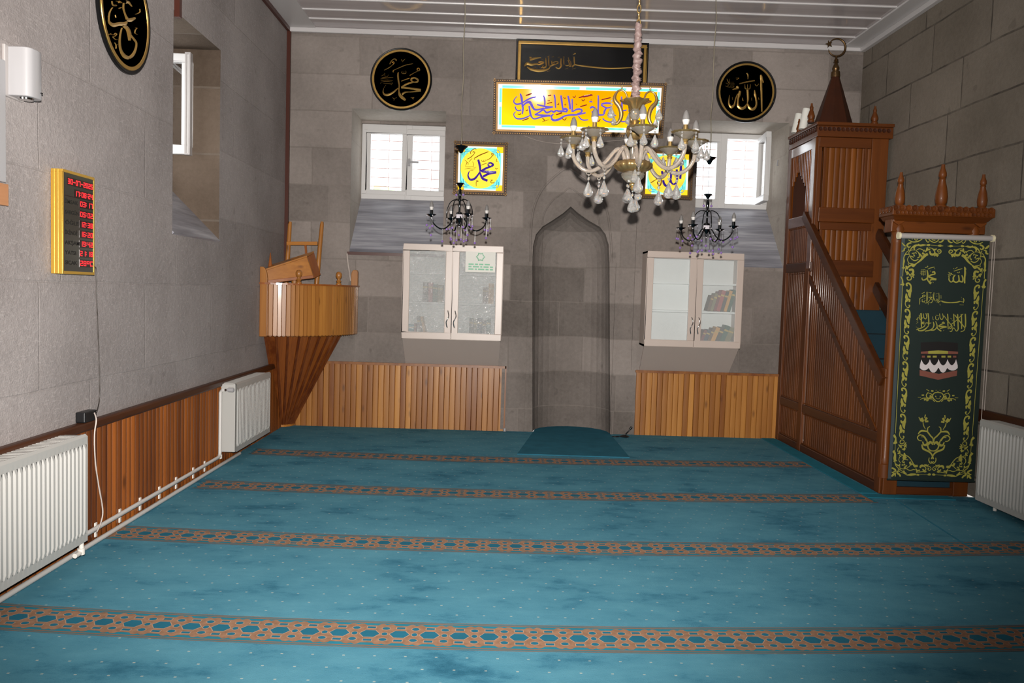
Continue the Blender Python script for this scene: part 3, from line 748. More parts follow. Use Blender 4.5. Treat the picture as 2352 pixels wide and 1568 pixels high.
# ---- long black panel with a gold line of script
def rect_frame(m, P, u0, u1, v0, v1, t, d0, d1):
    frame_bars(m, lambda u, z, q: P(u, z, d0 if q == 0 else d1), u0, u1, v0, v1, t, 1)
NB = Vector((0, -1, 0))
a, b, c2, d2 = onY(1186, 88, D-.04), onY(1489, 98, D-.04), onY(1184, 184, D-.04), onY(1490, 188, D-.04)
u0, u1, v1, v0 = (a.x+c2.x)/2, (b.x+d2.x)/2, (a.z+b.z)/2, (c2.z+d2.z)/2-.09
sk = (b.z-a.z)/(b.x-a.x)
t = thing('gilded_inscription', ((u0+u1)/2, D-.02, (v0+v1)/2), 'long black panel with a gold line of script below the ceiling', 'panel')
m = mb(); m.box(u0, u1, D-.035, D-.002, v0, v1); m.build('board', MAT['black'], t, bevel=.003)
m = mb(); PB = lambda u, z, q: Vector((u, D-.035-q, z)); rect_frame(m, PB, u0+.02, u1-.02, v0+.02, v1-.022, .03, 0, .012); m.build('gold_border', MAT['gold_paint'], t, bevel=.005)
BAS = '''
26/10: 1020,320 1045,315 1000,335
20/24/20: 1018,370 1022,440 1028,500
30/20/22/26/26/24/20/10: 985,545 1025,505 1100,515 1250,535 1400,550 1600,565 1800,560 2090,548
12: 985,580 1045,560
24/40/20/16: 270,430 330,405 400,390 460,385
30/20: 265,385 300,380
16/50/40/30/14: 180,530 225,485 300,505 360,495 415,490
20/40/44/40/24/12: 225,540 290,580 400,605 510,600 590,570 620,510
14/26/20: 415,460 470,455 505,470 440,500 400,500
18: 500,510 480,550 460,555
22: 540,390 545,470 550,530
24/30/20: 550,530 520,550 490,555
20: 590,360 590,450 595,530
16: 600,355 570,375
18/20: 640,440 650,500 690,490
18: 650,470 720,450 750,470 700,500
18: 700,500 640,520 610,530
20/26/20: 800,400 795,480 800,530 760,570 710,545
18: 845,380 845,450 850,510
14: 640,375 680,370
14: 740,385 780,375
14: 830,370 860,375
18: 870,510 900,520 940,500 920,440
16: 920,380 930,440 940,520
18: 960,440 965,520 930,530
12: 865,580 920,560
14: 905,435 950,430
12: 560,620 615,605
14: 480,410 500,412
14: 330,545 380,548
12: 430,540 430,560
'''
m = mb(); strokes(m, BAS, (1180,80), 7.35, lambda x, y: onY(x, y, D-.035), NB, .006); m.build('calligraphy', MAT['gold_paint'], t, recalc=False)

# ---- backlit amber panels
def lit(name, c, es): 
    k = N(name); k.b.inputs['Base Color'].default_value = tuple(q*.35 for q in c[:3])+(1,); k.b.inputs['Roughness'].default_value = .06; k.b.inputs['Specular IOR Level'].default_value = .4
    k.b.inputs['Emission Color'].default_value = c; k.b.inputs['Emission Strength'].default_value = es; return k.mat
MAT['lit_white'] = lit('lit_white', rgb(255,252,236), 1.15); MAT['lit_cyan'] = lit('lit_cyan', rgb(128,240,220), 1.0)
MAT['lit_yellow'] = lit('lit_yellow', rgb(255,224,70), .98); MAT['lit_gold'] = lit('lit_gold', rgb(255,212,40), 1.0)
MAT['lit_purple'] = lit('lit_violet', rgb(112,98,214), .75); MAT['lit_violet'] = lit('lit_dark_violet', rgb(70,40,160), .6)
MAT['lit_red'] = lit('lit_maroon', rgb(150,40,50), .55); MAT['lit_blue'] = lit('lit_blue_line', rgb(60,150,190), .8); MAT['lit_brown'] = lit('lit_brown_ink', rgb(150,92,20), .6)
# amber field of the wide panel: edge glow painted as yellower sides and bottom
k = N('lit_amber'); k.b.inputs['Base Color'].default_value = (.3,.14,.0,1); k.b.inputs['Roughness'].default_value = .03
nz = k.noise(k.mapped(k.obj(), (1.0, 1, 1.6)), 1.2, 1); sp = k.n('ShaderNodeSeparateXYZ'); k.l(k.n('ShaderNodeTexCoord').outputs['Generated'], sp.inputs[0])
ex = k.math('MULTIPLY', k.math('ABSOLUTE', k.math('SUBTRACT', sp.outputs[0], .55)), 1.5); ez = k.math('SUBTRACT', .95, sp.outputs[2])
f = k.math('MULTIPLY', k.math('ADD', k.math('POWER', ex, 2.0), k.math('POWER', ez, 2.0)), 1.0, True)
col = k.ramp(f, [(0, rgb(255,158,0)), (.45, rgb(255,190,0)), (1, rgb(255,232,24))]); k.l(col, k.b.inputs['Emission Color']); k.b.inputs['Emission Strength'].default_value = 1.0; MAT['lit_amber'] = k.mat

# wide panel leans forward from the wall
hot = onY(1238, 215, D-.10); nW = (Vector((0, 0, 1.475))-hot).normalized()
P0 = onY(1330, 313, D-.035)
fnW = lambda x, y: onP(x, y, P0, nW)
uW = Vector((0,0,1)).cross(nW).normalized()*-1
if uW.x < 0: uW = -uW
vW = nW.cross(uW); vW = vW if vW.z > 0 else -vW
loc = lambda p: ((p-P0).dot(uW), (p-P0).dot(vW))
cs4 = [loc(fnW(*q)) for q in ((1136,181),(1528,191),(1130,309),(1526,316))]
u0, u1 = (cs4[0][0]+cs4[2][0])/2, (cs4[1][0]+cs4[3][0])/2; v1, v0 = (cs4[0][1]+cs4[1][1])/2, (cs4[2][1]+cs4[3][1])/2
PW = lambda u, v, q=0: P0+uW*u+vW*v+nW*q
tW = thing('lit_calligraphy_panel', P0, 'wide backlit amber panel with violet script in an old gold frame', 'light panel')
def pbox(m, P, a, b, c, d, q0, q1):
    ps = [P(u, v, q) for u in (a,b) for v in (c,d) for q in (q0,q1)]
    m.add(ps, [(0,1,3,2),(4,6,7,5),(0,4,5,1),(2,3,7,6),(0,2,6,4),(1,5,7,3)])
def lit_frame(m, P, u0, u1, v0, v1, t, beads):
    rect_frame(m, P, u0, u1, v0, v1, t*.6, -.04, .012)
    m.mi = 1; rect_frame(m, P, u0+t*.55, u1-t*.55, v0+t*.55, v1-t*.55, t*.45, -.03, .004)
    n = int((u1-u0)/beads)
    for i in range(n+1):
        for v in (v0+t*.25, v1-t*.25): m.obox(P(u0+(u1-u0)*i/n, v, .012), (P(1,0,0)-P(0,0,0))*beads*.22, (P(0,1,0)-P(0,0,0))*t*.10, (P(0,0,1)-P(0,0,0))*.004)
    n = int((v1-v0)/beads)
    for i in range(n+1):
        for u in (u0+t*.25, u1-t*.25): m.obox(P(u, v0+(v1-v0)*i/n, .012), (P(1,0,0)-P(0,0,0))*t*.10, (P(0,1,0)-P(0,0,0))*beads*.22, (P(0,0,1)-P(0,0,0))*.004)
MAT['frame_dark'] = flat('dark_gilt_frame', rgb(66,42,16), .6, .0, var=.15)
m = mb(); lit_frame(m, PW, u0, u1, v0, v1, .046, .022); m.build('frame', [MAT['frame_dark'], MAT['gold_frame']], tW)
m = mb(); pbox(m, PW, u0+.03, u1-.03, v0+.03, v1-.03, -.035, -.008); m.build('backlight', MAT['lit_white'], tW)
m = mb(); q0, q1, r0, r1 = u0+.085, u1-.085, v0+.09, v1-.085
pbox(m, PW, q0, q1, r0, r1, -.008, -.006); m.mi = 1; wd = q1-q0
for a, b in ((0,.2),(.24,.50),(.54,.80),(.86,1.0)): pbox(m, PW, q0+wd*a, q0+wd*b, r1+.004, r1+.028, -.008, -.005)
for a, b in ((0,.22),(.6,.8)): pbox(m, PW, q0+wd*a, q0+wd*b, r0-.024, r0-.004, -.008, -.005)
for a, b in ((.0,.5),(.62,1)):
    pbox(m, PW, q0-.026, q0-.004, r0+(r1-r0)*a, r0+(r1-r0)*b, -.008, -.005); pbox(m, PW, q1+.004, q1+.026, r0+(r1-r0)*a, r0+(r1-r0)*b, -.008, -.005)
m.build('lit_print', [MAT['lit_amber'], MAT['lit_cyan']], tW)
KIB = '''
40/70/60/60/40: 410,290 445,400 460,540 480,700 465,850
20/30/40: 330,360 250,450 235,530
40/50/50/40: 235,530 310,580 420,560 510,515
40/50/40/60: 510,515 620,450 740,400 830,385
40/40/40: 270,640 300,720 370,755 440,730
40/50/90/80: 490,620 560,550 650,520 700,560
80/70/60/50/30: 700,560 740,650 800,720 900,725 1050,680
40/50/60/40: 860,590 1000,620 1130,650 1300,650
40/50/30: 1300,650 1150,680 1030,700
40/60/60: 650,620 670,760 690,870
60/40/40/50/30: 690,870 740,950 800,975 900,950 1020,910
40/60/60: 800,860 1000,880 1230,890
40/50/40: 1230,890 1080,905 960,930
30/44/50/40/30: 680,880 560,940 420,975 300,960 240,890
30/24: 240,890 240,830 290,780
40/40/50/60/40: 800,860 920,800 1000,740 1050,725
50/60/40: 1050,725 1110,800 1190,790 1260,750
40/60/50: 1260,750 1310,790 1390,740
40/60/60/40: 1390,740 1450,770 1550,770 1650,780
30/50/50/40: 1040,340 1065,430 1075,530 1070,610
50/50/40/40: 1330,320 1350,450 1360,600 1365,680
50/60/50/50: 1510,340 1530,480 1550,640 1570,740
40/70/60/40: 1570,740 1620,700 1680,740 1640,800
50/60/60/50: 1700,350 1730,480 1750,620 1755,720
50/50/50: 1810,440 1815,600 1810,790
40/50/60: 1830,780 1930,720 2030,710
60/50/40: 2030,710 2080,750 2040,810 1950,840
40/50/60/50/50: 2180,810 1950,860 1750,870 1600,900
50/70/70/60: 1600,900 1450,990 1310,1010 1250,960
50/50/40: 1250,960 1260,890 1310,850
30/40/40/30: 1980,900 2050,980 2130,1010 2250,1000
'''
KIB2 = '''
40/50/50: 400,340 405,500 400,700
50/60/50/40: 400,700 400,850 470,870 560,860
50/50/40: 220,790 300,790 370,740
30/40/30: 240,960 320,930 380,890
50/60/40: 180,690 240,650 310,680
40/40/40: 160,510 220,510 230,530
40/60/50/40: 480,580 600,550 750,560 780,600
40/50/40/40: 480,600 560,650 660,680 780,640
50/60/50: 620,680 570,770 560,850
40/40/40/40: 520,960 580,1020 700,1060 850,1050
40/40/40: 960,1020 1050,1050 1170,1040
40/50/50/40: 1030,370 1040,550 1040,750 1030,950
40/40/30: 1050,750 1110,750 1170,730
30/30: 750,740 800,740
30/30: 810,880 880,880
'''
RED = '''
30/40/30: 560,345 640,320 720,290
20/30/20: 470,1020 560,990 640,960
30/40/30: 1990,405 2150,360 2340,320
30/30: 2030,645 2210,595
30/34: 1380,865 1540,810
20/30: 1140,560 1270,530
30/30: 1160,350 1250,335
20: 1150,470 1190,490 1210,470
20: 1400,580 1450,590 1450,540
20: 1590,590 1640,600 1640,560
20: 1570,400 1620,420 1640,400
24: 1830,360 1870,400 1910,345
24: 2070,450 2110,490 2160,440
24: 1540,960 1610,1010 1660,940
24: 1810,950 1850,990 1900,940
24/16: 1010,960 1060,1000 1050,1040
20: 1000,1050 1180,1000
24: 340,840 400,860 420,820
20: 560,730 590,760 610,720
24: 1910,570 1950,590
'''
RED2 = '''
24/34: 0,390 250,330
30/30: 490,460 740,400
24: 0,620 100,590
30: 350,990 410,1040 460,980
20: 190,470 230,460
'''
m = mb(); strokes(m, KIB, (1160,190), 11.76, lambda x, y: fnW(x, y)-nW*.005, nW, .004, .92); strokes(m, KIB2, (1340,190), 11.76, lambda x, y: fnW(x, y)-nW*.005, nW, .004, .92)
m.mi = 1; strokes(m, RED, (1160,190), 11.76, lambda x, y: fnW(x, y)-nW*.005, nW, .002); strokes(m, RED2, (1340,190), 11.76, lambda x, y: fnW(x, y)-nW*.005, nW, .002)
m.build('script', [MAT['lit_purple'], MAT['lit_red']], tW, recalc=False)

def square_panel(px, label, script, marks, o, sc, cz):
    c4 = [onY(x, y, D-.04) for x, y in px]
    u0, u1 = (c4[0].x+c4[2].x)/2, (c4[1].x+c4[3].x)/2; v1, v0 = (c4[0].z+c4[1].z)/2, (c4[2].z+c4[3].z)/2
    t = thing('lit_calligraphy_panel', ((u0+u1)/2, D-.02, (v0+v1)/2), label, 'light panel', 'small square backlit panels')
    P = lambda u, v, q=0: Vector((u, D-.045-q, v))
    m = mb(); lit_frame(m, P, u0, u1, v0, v1, .045, .025); m.build('frame', [MAT['frame_dark'], MAT['gold_frame']], t)
    m = mb(); pbox(m, P, u0+.025, u1-.025, v0+.025, v1-.025, -.03, -.008); m.build('backlight', MAT['lit_white'], t)
    cu, cv, r = (u0+u1)/2, (v0+v1)/2, (u1-u0)*.5-.075; g = r*1.02
    m = mb(); pbox(m, P, cu-g-.008, cu+g+.008, cv-g-.008, cv+g+.008, -.008, -.007)
    m.mi = 1
    for sx in (-1, 1):
        for sz in (-1, 1):
            pbox(m, P, cu+sx*(g-.002)-.035, cu+sx*(g-.002)+.035, cv+sz*(g-.002)-.035, cv+sz*(g-.002)+.035, -.0075, -.0062)
    m.mi = 2
    for sx in (-1, 1):
        for sz in (-1, 1):
            for j in range(3):
                d = .045+.018*j; e = .06+.02*j
                for pa, pb in (((d, e+.045), (d, e)), ((d, e), (e, d)), ((e, d), (e+.045, d))):
                    A = P(cu+sx*(g+.035-pa[0]), cv+sz*(g+.035-pa[1]), -.006); B = P(cu+sx*(g+.035-pb[0]), cv+sz*(g+.035-pb[1]), -.006)
                    m.bar(A, B, .006, .0015, (0,-1,0))
    m.build('corner_ornament', [MAT['lit_cyan'], MAT['lit_gold'], MAT['lit_blue']], t)
    m = mb(); m.lathe([(0,.0),(r*1.03,0),(r*1.03,.002),(0,.002)], P(cu, cv, -.005), 48, ax=(0,-1,0)); m.build('yellow_disc', MAT['lit_yellow'], t)
    fn = lambda x, y: onY(x, y, D-.0425)
    m = mb(); strokes(m, script, o, sc, fn, NB, .002); m.mi = 1; strokes(m, marks, o, sc, fn, NB, .0015); m.build('script', [MAT['lit_violet'], MAT['lit_brown']], t, recalc=False)
MUH = '''
50/56/50/40: 715,590 740,680 760,790 765,880
40/50/60/56: 760,900 780,970 830,1050 940,1095
20/34/50/56/50/30: 500,870 470,970 510,1060 580,1070 660,1020 760,880
50/50/40: 780,870 900,800 1040,750
50/50/40/40: 1040,750 1070,710 1020,670 960,680
30/30: 950,690 960,740 1000,745
50/70/50: 800,870 980,890 1150,895
50/60/50: 1150,900 980,925 830,1000
'''
MUHM = '''
20/26/20: 620,560 760,480 960,400
24: 610,570 640,590
14/20/14: 450,580 540,530 620,450
18: 620,450 630,410 590,400 590,430
18: 540,460 530,410 590,345 650,330 665,350
14/18: 910,610 1000,560 1060,490
16: 1070,500 1080,450 1040,440 1040,475 1070,480
22: 780,725 920,675
14: 800,600 810,635 880,630 880,590
14: 840,600 845,630
14: 1160,570 1150,630 1180,630
14: 1120,790 1150,810 1190,795
14: 1150,810 1150,835
16: 1010,1080 1060,1080 1020,1110 1030,1150 1100,1140
16: 660,1090 720,1110 670,1120 670,1230
12: 390,600 440,640 430,700 410,740
12: 490,650 540,590 570,560
12: 400,760 480,765 590,760
12: 390,820 480,800 560,820 650,810
12: 580,640 600,700 590,780
12: 430,680 470,660 470,720
12: 610,790 670,770
12: 500,865 560,850 600,850
'''
square_panel(((1043,324),(1167,328),(1041,446),(1163,449)), 'small square backlit yellow panel left of the stone niche with violet script', MUH, MUHM, (1030,310), 10.453, 1)
ALL = '''
50/60/50: 1090,480 1085,700 1070,950
50/60/50/40: 985,720 995,900 980,1030 910,1085
40/40: 910,1085 860,1040 850,980
50/50/40: 840,700 850,880 820,1040
40/60/50: 810,1070 740,1120 680,1060 660,980
40/60/40: 660,900 640,800 630,760
'''
ALLM = '''
20: 355,1050 430,1000 500,960
50/50: 490,930 530,940
24/40/24: 520,1010 530,1070 580,1100 610,1050 620,960
14: 380,770 400,720 430,740 420,770 380,790
12: 380,800 420,830 450,800
14: 780,1180 820,1210 860,1185
16: 820,1200 820,1230
14: 735,1160 740,1260
18: 540,470 580,480 570,440
18: 570,600 600,590
30/30: 580,560 740,510
14: 1120,780 1160,770 1150,800
'''
square_panel(((1474,341),(1592,344),(1472,456),(1590,459)), 'small square backlit yellow panel right of the stone niche behind the chandelier', ALL, ALLM, (1460,320), 10.453, 1)
m = mb(); a, b = onY(1192, 310, D-.02), onY(1490, 322, D-.02); mid = onY(1300, 330, D-.012)
m.tube(crv([onY(1205, 312, D-.03), onY(1245, 325, D-.01), onY(1300, 330, D-.01), onY(1400, 324, D-.012), onY(1488, 318, D-.02), onY(1500, 345, D-.02)], 5), .0022, 5)
tag(m.build('panel_cable', MAT['cable_white']), 'thin pale cable sagging under the wide amber panel', 'cable')
# ================================================================= CABINETS AND BOOKS
def proj(P):
    v = Vector(P)-EYE; z = v.dot(FW); return (CW/2+v.dot(RT)*F_PX/z, CH/2-v.dot(UP)*F_PX/z)
YC = D-.30
BOOKC = {k: flat('book_'+k, c, .6, var=.08) for k, c in dict(maroon=rgb(120,44,44), red=rgb(168,70,66), brown=rgb(104,74,50), tan=rgb(206,150,70), green=rgb(40,84,66), olive=rgb(126,118,84), navy=rgb(52,56,76), teal=rgb(40,140,160), grey=rgb(120,112,108), dark=rgb(56,50,46), gold=rgb(190,160,80), cream=rgb(214,206,190)).items()}
def book(name, col, x, z, w, h, lean, d, y, label, group, flatlay=False):
    m = mb()
    c, s = math.cos(lean), math.sin(lean)
    def T(a, b, q): return Vector((x+a*c+b*s, y+q, z+b*c-a*s+max(0, w*s)))
    def bx(a0, a1, b0, b1, q0, q1, mi):
        m.mi = mi; ps = [T(a, b, q) for a in (a0,a1) for b in (b0,b1) for q in (q0,q1)]
        m.add(ps, [(0,1,3,2),(4,6,7,5),(0,4,5,1),(2,3,7,6),(0,2,6,4),(1,5,7,3)])
    bx(0, .003, 0, h, 0, d, 0); bx(w-.003, w, 0, h, 0, d, 0); bx(0.003, w-.003, 0, h, 0, .003, 0); bx(.003, w-.003, .003, h-.003, .003, d-.004, 1)
    bx(.0005, w-.0005, h*.72, h*.8, -.0006, 0, 2)
    o = m.build(name, [BOOKC[col], MAT['paper'], BOOKC['gold']]); return tag(o, label, 'book', group)
def cabinet(px, base, split, shelves, glass, label, group):
    c4 = [onY(x, y, YC) for x, y in px]
    u0, u1 = (c4[0].x+c4[2].x)/2, (c4[1].x+c4[3].x)/2; z1, z0 = (c4[0].z+c4[1].z)/2, (c4[2].z+c4[3].z)/2
    zb = (onY(*base[0], D-.02).z+onY(*base[1], D-.02).z)/2
    t = thing('wall_cabinet', ((u0+u1)/2, D, zb), label, 'cabinet', group)
    yb = YC+.02
    m = mb(); m.box(u0, u0+.018, yb, D-.002, z0, z1); m.box(u1-.018, u1, yb, D-.002, z0, z1); m.box(u0, u1, yb, D-.002, z1-.018, z1); m.box(u0, u1, yb, D-.002, z0, z0+.018)
    m.build('carcass', MAT['cab'], t)
    m = mb(); m.box(u0+.018, u1-.018, D-.012, D-.003, z0+.018, z1-.018); xm = onY(split, 700, YC).x; m.box(xm-.009, xm+.009, yb+.01, D-.012, z0+.018, z1-.018); m.build('back_panel', MAT['cab_in'], t)
    sh = []
    for y in shelves:
        z = onY(split, y, YC).z; sh.append(z); m = mb(); m.box(u0+.018, u1-.018, yb+.015, D-.012, z-.018, z); m.build('shelf', MAT['cab_in'], t)
    m = mb(); P = [Vector((u0+.004, YC+.03, z0)), Vector((u1-.004, YC+.03, z0)), Vector((u1-.02, D-.01, zb)), Vector((u0+.012, D-.01, zb))]
    m.prism(P, (0, 1, 1.2), .016); m.build('sloped_base', MAT['cab_dk'], t)
    for i, (a, b) in enumerate(((u0, xm-.002), (xm+.002, u1))):
        m = mb(); frame_bars(m, lambda u, z, q: Vector((u, YC+q, z)), a, b, z0+.002, z1, .064, .018); d = m.build('door', MAT['cab'], t, bevel=.004)
        m = mb(); m.box(a+.055, b-.055, YC+.008, YC+.012, z0+.055, z1-.055); m.build('glass', MAT[glass], d)
        hx = xm+(-.034 if i == 0 else .036); hz = onY(split, 733 if px[0][0] < 1200 else 748, YC).z
        m = mb(); m.tube(crv([(hx, YC, hz+.082), (hx+.004, YC-.02, hz+.072), (hx+.012, YC-.026, hz+.03), (hx, YC-.03, hz), (hx-.012, YC-.026, hz-.03), (hx-.004, YC-.02, hz-.072), (hx, YC, hz-.082)], 4), .0055, 7); m.build('handle', MAT['chrome'], d, smooth=60)
    return u0, u1, z0, z1, xm, sh, yb, t
u0, u1, z0, z1, xm, sh, yb, tL = cabinet(((928,559),(1157,565),(921,776),(1150,785)), ((926,833),(1148,843)), 1037, (627,695), 'hammered', 'cream glass door cabinet left of the stone niche with hammered glass', 'cream wall cabinets')
by = yb+.05
G = 'books in the left cabinet'
low = z0+.018; mid = sh[1]; top = sh[0]
book('book', 'teal', u0+.06, low, .05, .12, 0, .13, by, 'short turquoise book in the lower left corner of the left cabinet', G)
book('book', 'grey', u0+.165, low, .028, .2, -.16, .14, by, 'grey leaning book beside the turquoise one in the left cabinet', G)
book('book', 'maroon', u0+.112, low, .022, .13, 0, .13, by, 'low plum book right of the turquoise one in the left cabinet', G)
book('book', 'tan', u0+.215, low, .022, .2, -.22, .14, by, 'tan book leaning left on the bottom shelf of the left cabinet', G)
book('book', 'dark', u0+.19, mid, .045, .19, 0, .14, by, 'dark upright book on the middle shelf of the left cabinet', G)
book('book', 'red', u0+.245, mid, .04, .19, 0, .14, by, 'red spined book between the dark and the green ones in the left cabinet', G)
book('book', 'green', u0+.29, mid, .04, .18, 0, .14, by, 'green book right of the red one in the left cabinet', G)
book('book', 'olive', u0+.335, mid, .05, .17, 0, .14, by, 'olive book at the right end of the middle shelf behind the left door', G)
for i, (c, x, w, h) in enumerate((('dark', .215, .04, .2), ('olive', .26, .03, .19), ('navy', .295, .045, .2), ('dark', .345, .035, .18), ('green', .385, .04, .2))):
    book('book', c, xm+x-.04, low, w, h, 0, .14, by, ('leftmost', 'second', 'third', 'fourth', 'rightmost')[i]+' of five dark books at the bottom right of the left cabinet', G)
for i, (c, x, w, h) in enumerate((('brown', .30, .05, .16), ('tan', .355, .05, .2))):
    book('book', c, xm+x, mid, w, h, 0, .14, by, ('brown', 'tan')[i]+' book on the middle shelf under the notice in the left cabinet', G)
# notice taped to the right door
a, b = onY(1070, 577, YC), onY(1137, 626, YC)
m = mb(); m.box(a.x, b.x, YC-.003, YC-.0015, b.z, a.z)
nt = thing('paper_notice', (a.x, YC-.002, b.z), 'white paper notice with a green emblem taped on the left cabinet', 'notice')
m.build('sheet', MAT['paper'], nt)
m = mb(); cxn = (a.x+b.x)/2; hN = a.z-b.z
m.tube([(cxn+.034*(1+.2*math.cos(6*k*PI/9))*math.cos(k*PI/9), YC-.0035, a.z-hN*.25+.034*(1+.2*math.cos(6*k*PI/9))*math.sin(k*PI/9)) for k in range(18)], .005, 5, closed=True); m.build('emblem', MAT['green_ink'], nt)
m = mb()
for r_, wds in enumerate(((.05,.03,.04,.05), (.03,.06,.02,.05,.03), (.05,.02,.06,.03,.03))):
    x = cxn-.115; z = a.z-hN*(.62+.12*r_)
    for w_ in wds: m.box(x, x+w_, YC-.0037, YC-.003, z-.007, z+.007); x += w_+.012
tag(m.build('text_lines', MAT['green_ink'], nt), kind=None)
u0, u1, z0, z1, xm, sh, yb, tR = cabinet(((1487,577),(1710,581),(1481,796),(1700,800)), ((1474,850),(1690,857)), 1597, (649,714), 'frost', 'cream glass door cabinet right of the stone niche with plain frosted glass', 'cream wall cabinets')
by = yb+.03; G = 'books in the right cabinet'; low = z0+.018; mid = sh[1]
names = ('leftmost', 'second', 'third', 'fourth', 'fifth', 'sixth', 'rightmost')
for i, (c, x, w, h, l) in enumerate((('brown', .17, .028, .16, .30), ('olive', .21, .03, .18, .28), ('maroon', .25, .026, .2, .26), ('red', .283, .038, .21, .22), ('dark', .33, .03, .2, .14), ('tan', .366, .03, .21, .05), ('green', .40, .032, .22, 0))):
    if i == 0: bx_ = xm+.13
    book('book', c, bx_, mid, w, h, .25, .14, by, names[i]+' of seven leaning books on the middle shelf of the right cabinet', G); bx_ += w/math.cos(.25)+.0015
for i, (c, x, w, h, l) in enumerate((('maroon', .075, .028, .17, .42), ('navy', .11, .036, .17, .42), ('brown', .155, .03, .19, .42), ('tan', .20, .04, .2, .40), ('dark', .255, .04, .2, .3), ('green', .305, .045, .22, .16), ('olive', .36, .05, .2, .02))):
    if i == 0: bx_ = xm+.06
    book('book', c, bx_, low, w, h*.95, .36, .14, by, names[i]+' of seven slanting books on the bottom shelf of the right cabinet', G); bx_ += w/math.cos(.36)+.0015

# ================================================================= RADIATORS AND PIPES
def radiator(P, u0, u1, z0, z1, d, label, n, valve_u=None):
    """P(u, dist_from_wall, z)"""
    t = thing('radiator', P((u0+u1)/2, .06, z0), label, 'radiator', 'white panel radiators')
    def bx(m, a, b, c, e, f, g):
        ps = [P(u, q, z) for u in (a,b) for q in (c,e) for z in (f,g)]
        m.add(ps, [(0,1,3,2),(4,6,7,5),(0,4,5,1),(2,3,7,6),(0,2,6,4),(1,5,7,3)])
    m = mb(); pit = .036; k = int((u1-u0-.02)/pit); zb, zt2 = z0+.05, z1-.06
    us = [(u0, d)]
    x = u0+.014
    for i in range(k):
        us += [(x, d-.004), (x+pit*.18, d-.004), (x+pit*.36, d+.007), (x+pit*.80, d+.007), (x+pit*.98, d-.004)]; x += pit
    us += [(u1, d)]
    cols = len(us)
    rowsz = [(z0, 0), (zb-.012, 0), (zb+.012, 1), (zt2-.012, 1), (zt2+.012, 0), (z1-.012, 0), (z1, -1)]
    vs = []
    for z, f in rowsz:
        for u, q in us: vs.append(P(u, (q if f == 1 else d if f == 0 else d-.012), z))
    fs = [(r*cols+i, r*cols+i+1, (r+1)*cols+i+1, (r+1)*cols+i) for r in range(len(rowsz)-1) for i in range(cols-1)]
    m.add(vs, fs); bx(m, u0+.002, u1-.002, d-.03, d-.012, z0, z1-.004); m.build('front_panel', MAT['white_enamel'], t, smooth=40)
    m = mb(); bx(m, u0+.01, u1-.01, .045, .06, z0, z1-.012); m.build('rear_panel', MAT['white_enamel'], t)
    m = mb(); bx(m, u0, u1, .04, d-.012, z1-.016, z1-.008)
    y = u0+.03
    while y < u1-.04: bx(m, y, y+.02, .05, d-.022, z1-.008, z1-.003); y += .032
    m.build('top_grille', MAT['white_enamel'], t)
    for a in (u0-.002, u1-.004):
        m = mb(); bx(m, a, a+.006, .04, d-.01, z0, z1-.008); m.build('side_panel', MAT['white_enamel'], t, bevel=.002)
    for a in (u0+.15, u1-.15):
        m = mb(); bx(m, a-.02, a+.02, .03, .05, z0-.0, z0+.09); m.build('bracket', MAT['white_enamel'], t)
    return t
PLw = lambda u, q, z: Vector((-L+q, u, z))
dR = .16
A, B = onX(201, 996, -L+dR), onX(202, 1240, -L+dR)
yA = (A.y+B.y)/2
r1 = radiator(PLw, 2.25, yA, B.z, A.z, dR, 'white ribbed radiator nearest the camera at the foot of the left wall', 40)
C1, C2 = onX(543, 880, -L+dR), onX(543, 1042, -L+dR); C3, C4 = onX(621, 854, -L+dR), onX(621, 987, -L+dR)
zt_, zb2_ = (C1.z+C3.z)/2, (C2.z+C4.z)/2; y2a, y2b = (C1.y+C2.y)/2, (C3.y+C4.y)/2
r2 = radiator(PLw, y2a, y2b, zb2_, zt_, dR, 'white ribbed radiator beside the corner pulpit on the left wall', 40)
PRw = lambda u, q, z: Vector((R-q, u, z))
E1, E2 = onX(2250, 961, R-dR), onX(2241, 1147, R-dR); yE = (E1.y+E2.y)/2
r3 = radiator(PRw, yE-1.5, yE, E2.z, E1.z, dR, 'white ribbed radiator beside the green banner at the right wall', 40)
# valves
def valve(t, p, ax, name='valve'):
    m = mb(); ax = Vector(ax); m.lathe([(.009,0),(.011,.012),(.018,.014),(.019,.05),(.012,.056),(0,.056)], p, 14, ax=ax); m.build(name, MAT['white_plastic'], t, smooth=40)
m = mb(); m.tube([(-L+.085, y2a-.035, zt_-.05), (-L+.085, y2a+.004, zt_-.05)], .010, 8); m.build('connector', MAT['chrome'], r2)
valve(r2, (-L+.09, y2a-.022, zt_-.05), (1, 0, 0))
m = mb(); p = (-L+.145, yA-.035, B.z); m.tube(crv([(p[0], p[1], B.z+.01), (p[0], p[1], B.z-.045), (p[0]+.0, p[1]-.06, B.z-.05)], 4), .012, 8); m.lathe([(.018,0),(.018,.03)], (p[0], p[1], B.z-.06), 10); m.build('elbow', MAT['pipe'], r1, smooth=50)
valve(r3, (R-.09, yE+.005, E2.z+.03), (0, 1, 0), 'drain_valve')
m = mb(); p = (R-.09, yE-.12, E2.z); m.tube([(p[0], p[1], p[2]+.01), (p[0], p[1], .004)], .012, 8); m.build('elbow', MAT['pipe'], r3)
XP = -L+.05
zu = onX(340, 1144, XP).z; zl_ = onX(370, 1152, XP+.012).z; zl_ = max(.016, zl_)
zu = max(zu, zl_+.035)
yR = onX(505, 1050, XP).y
pu = thing('heating_pipe', (XP, yR, zu), 'upper grey white heating pipe along the left skirting rising to the far radiator', 'pipe', 'heating pipes')
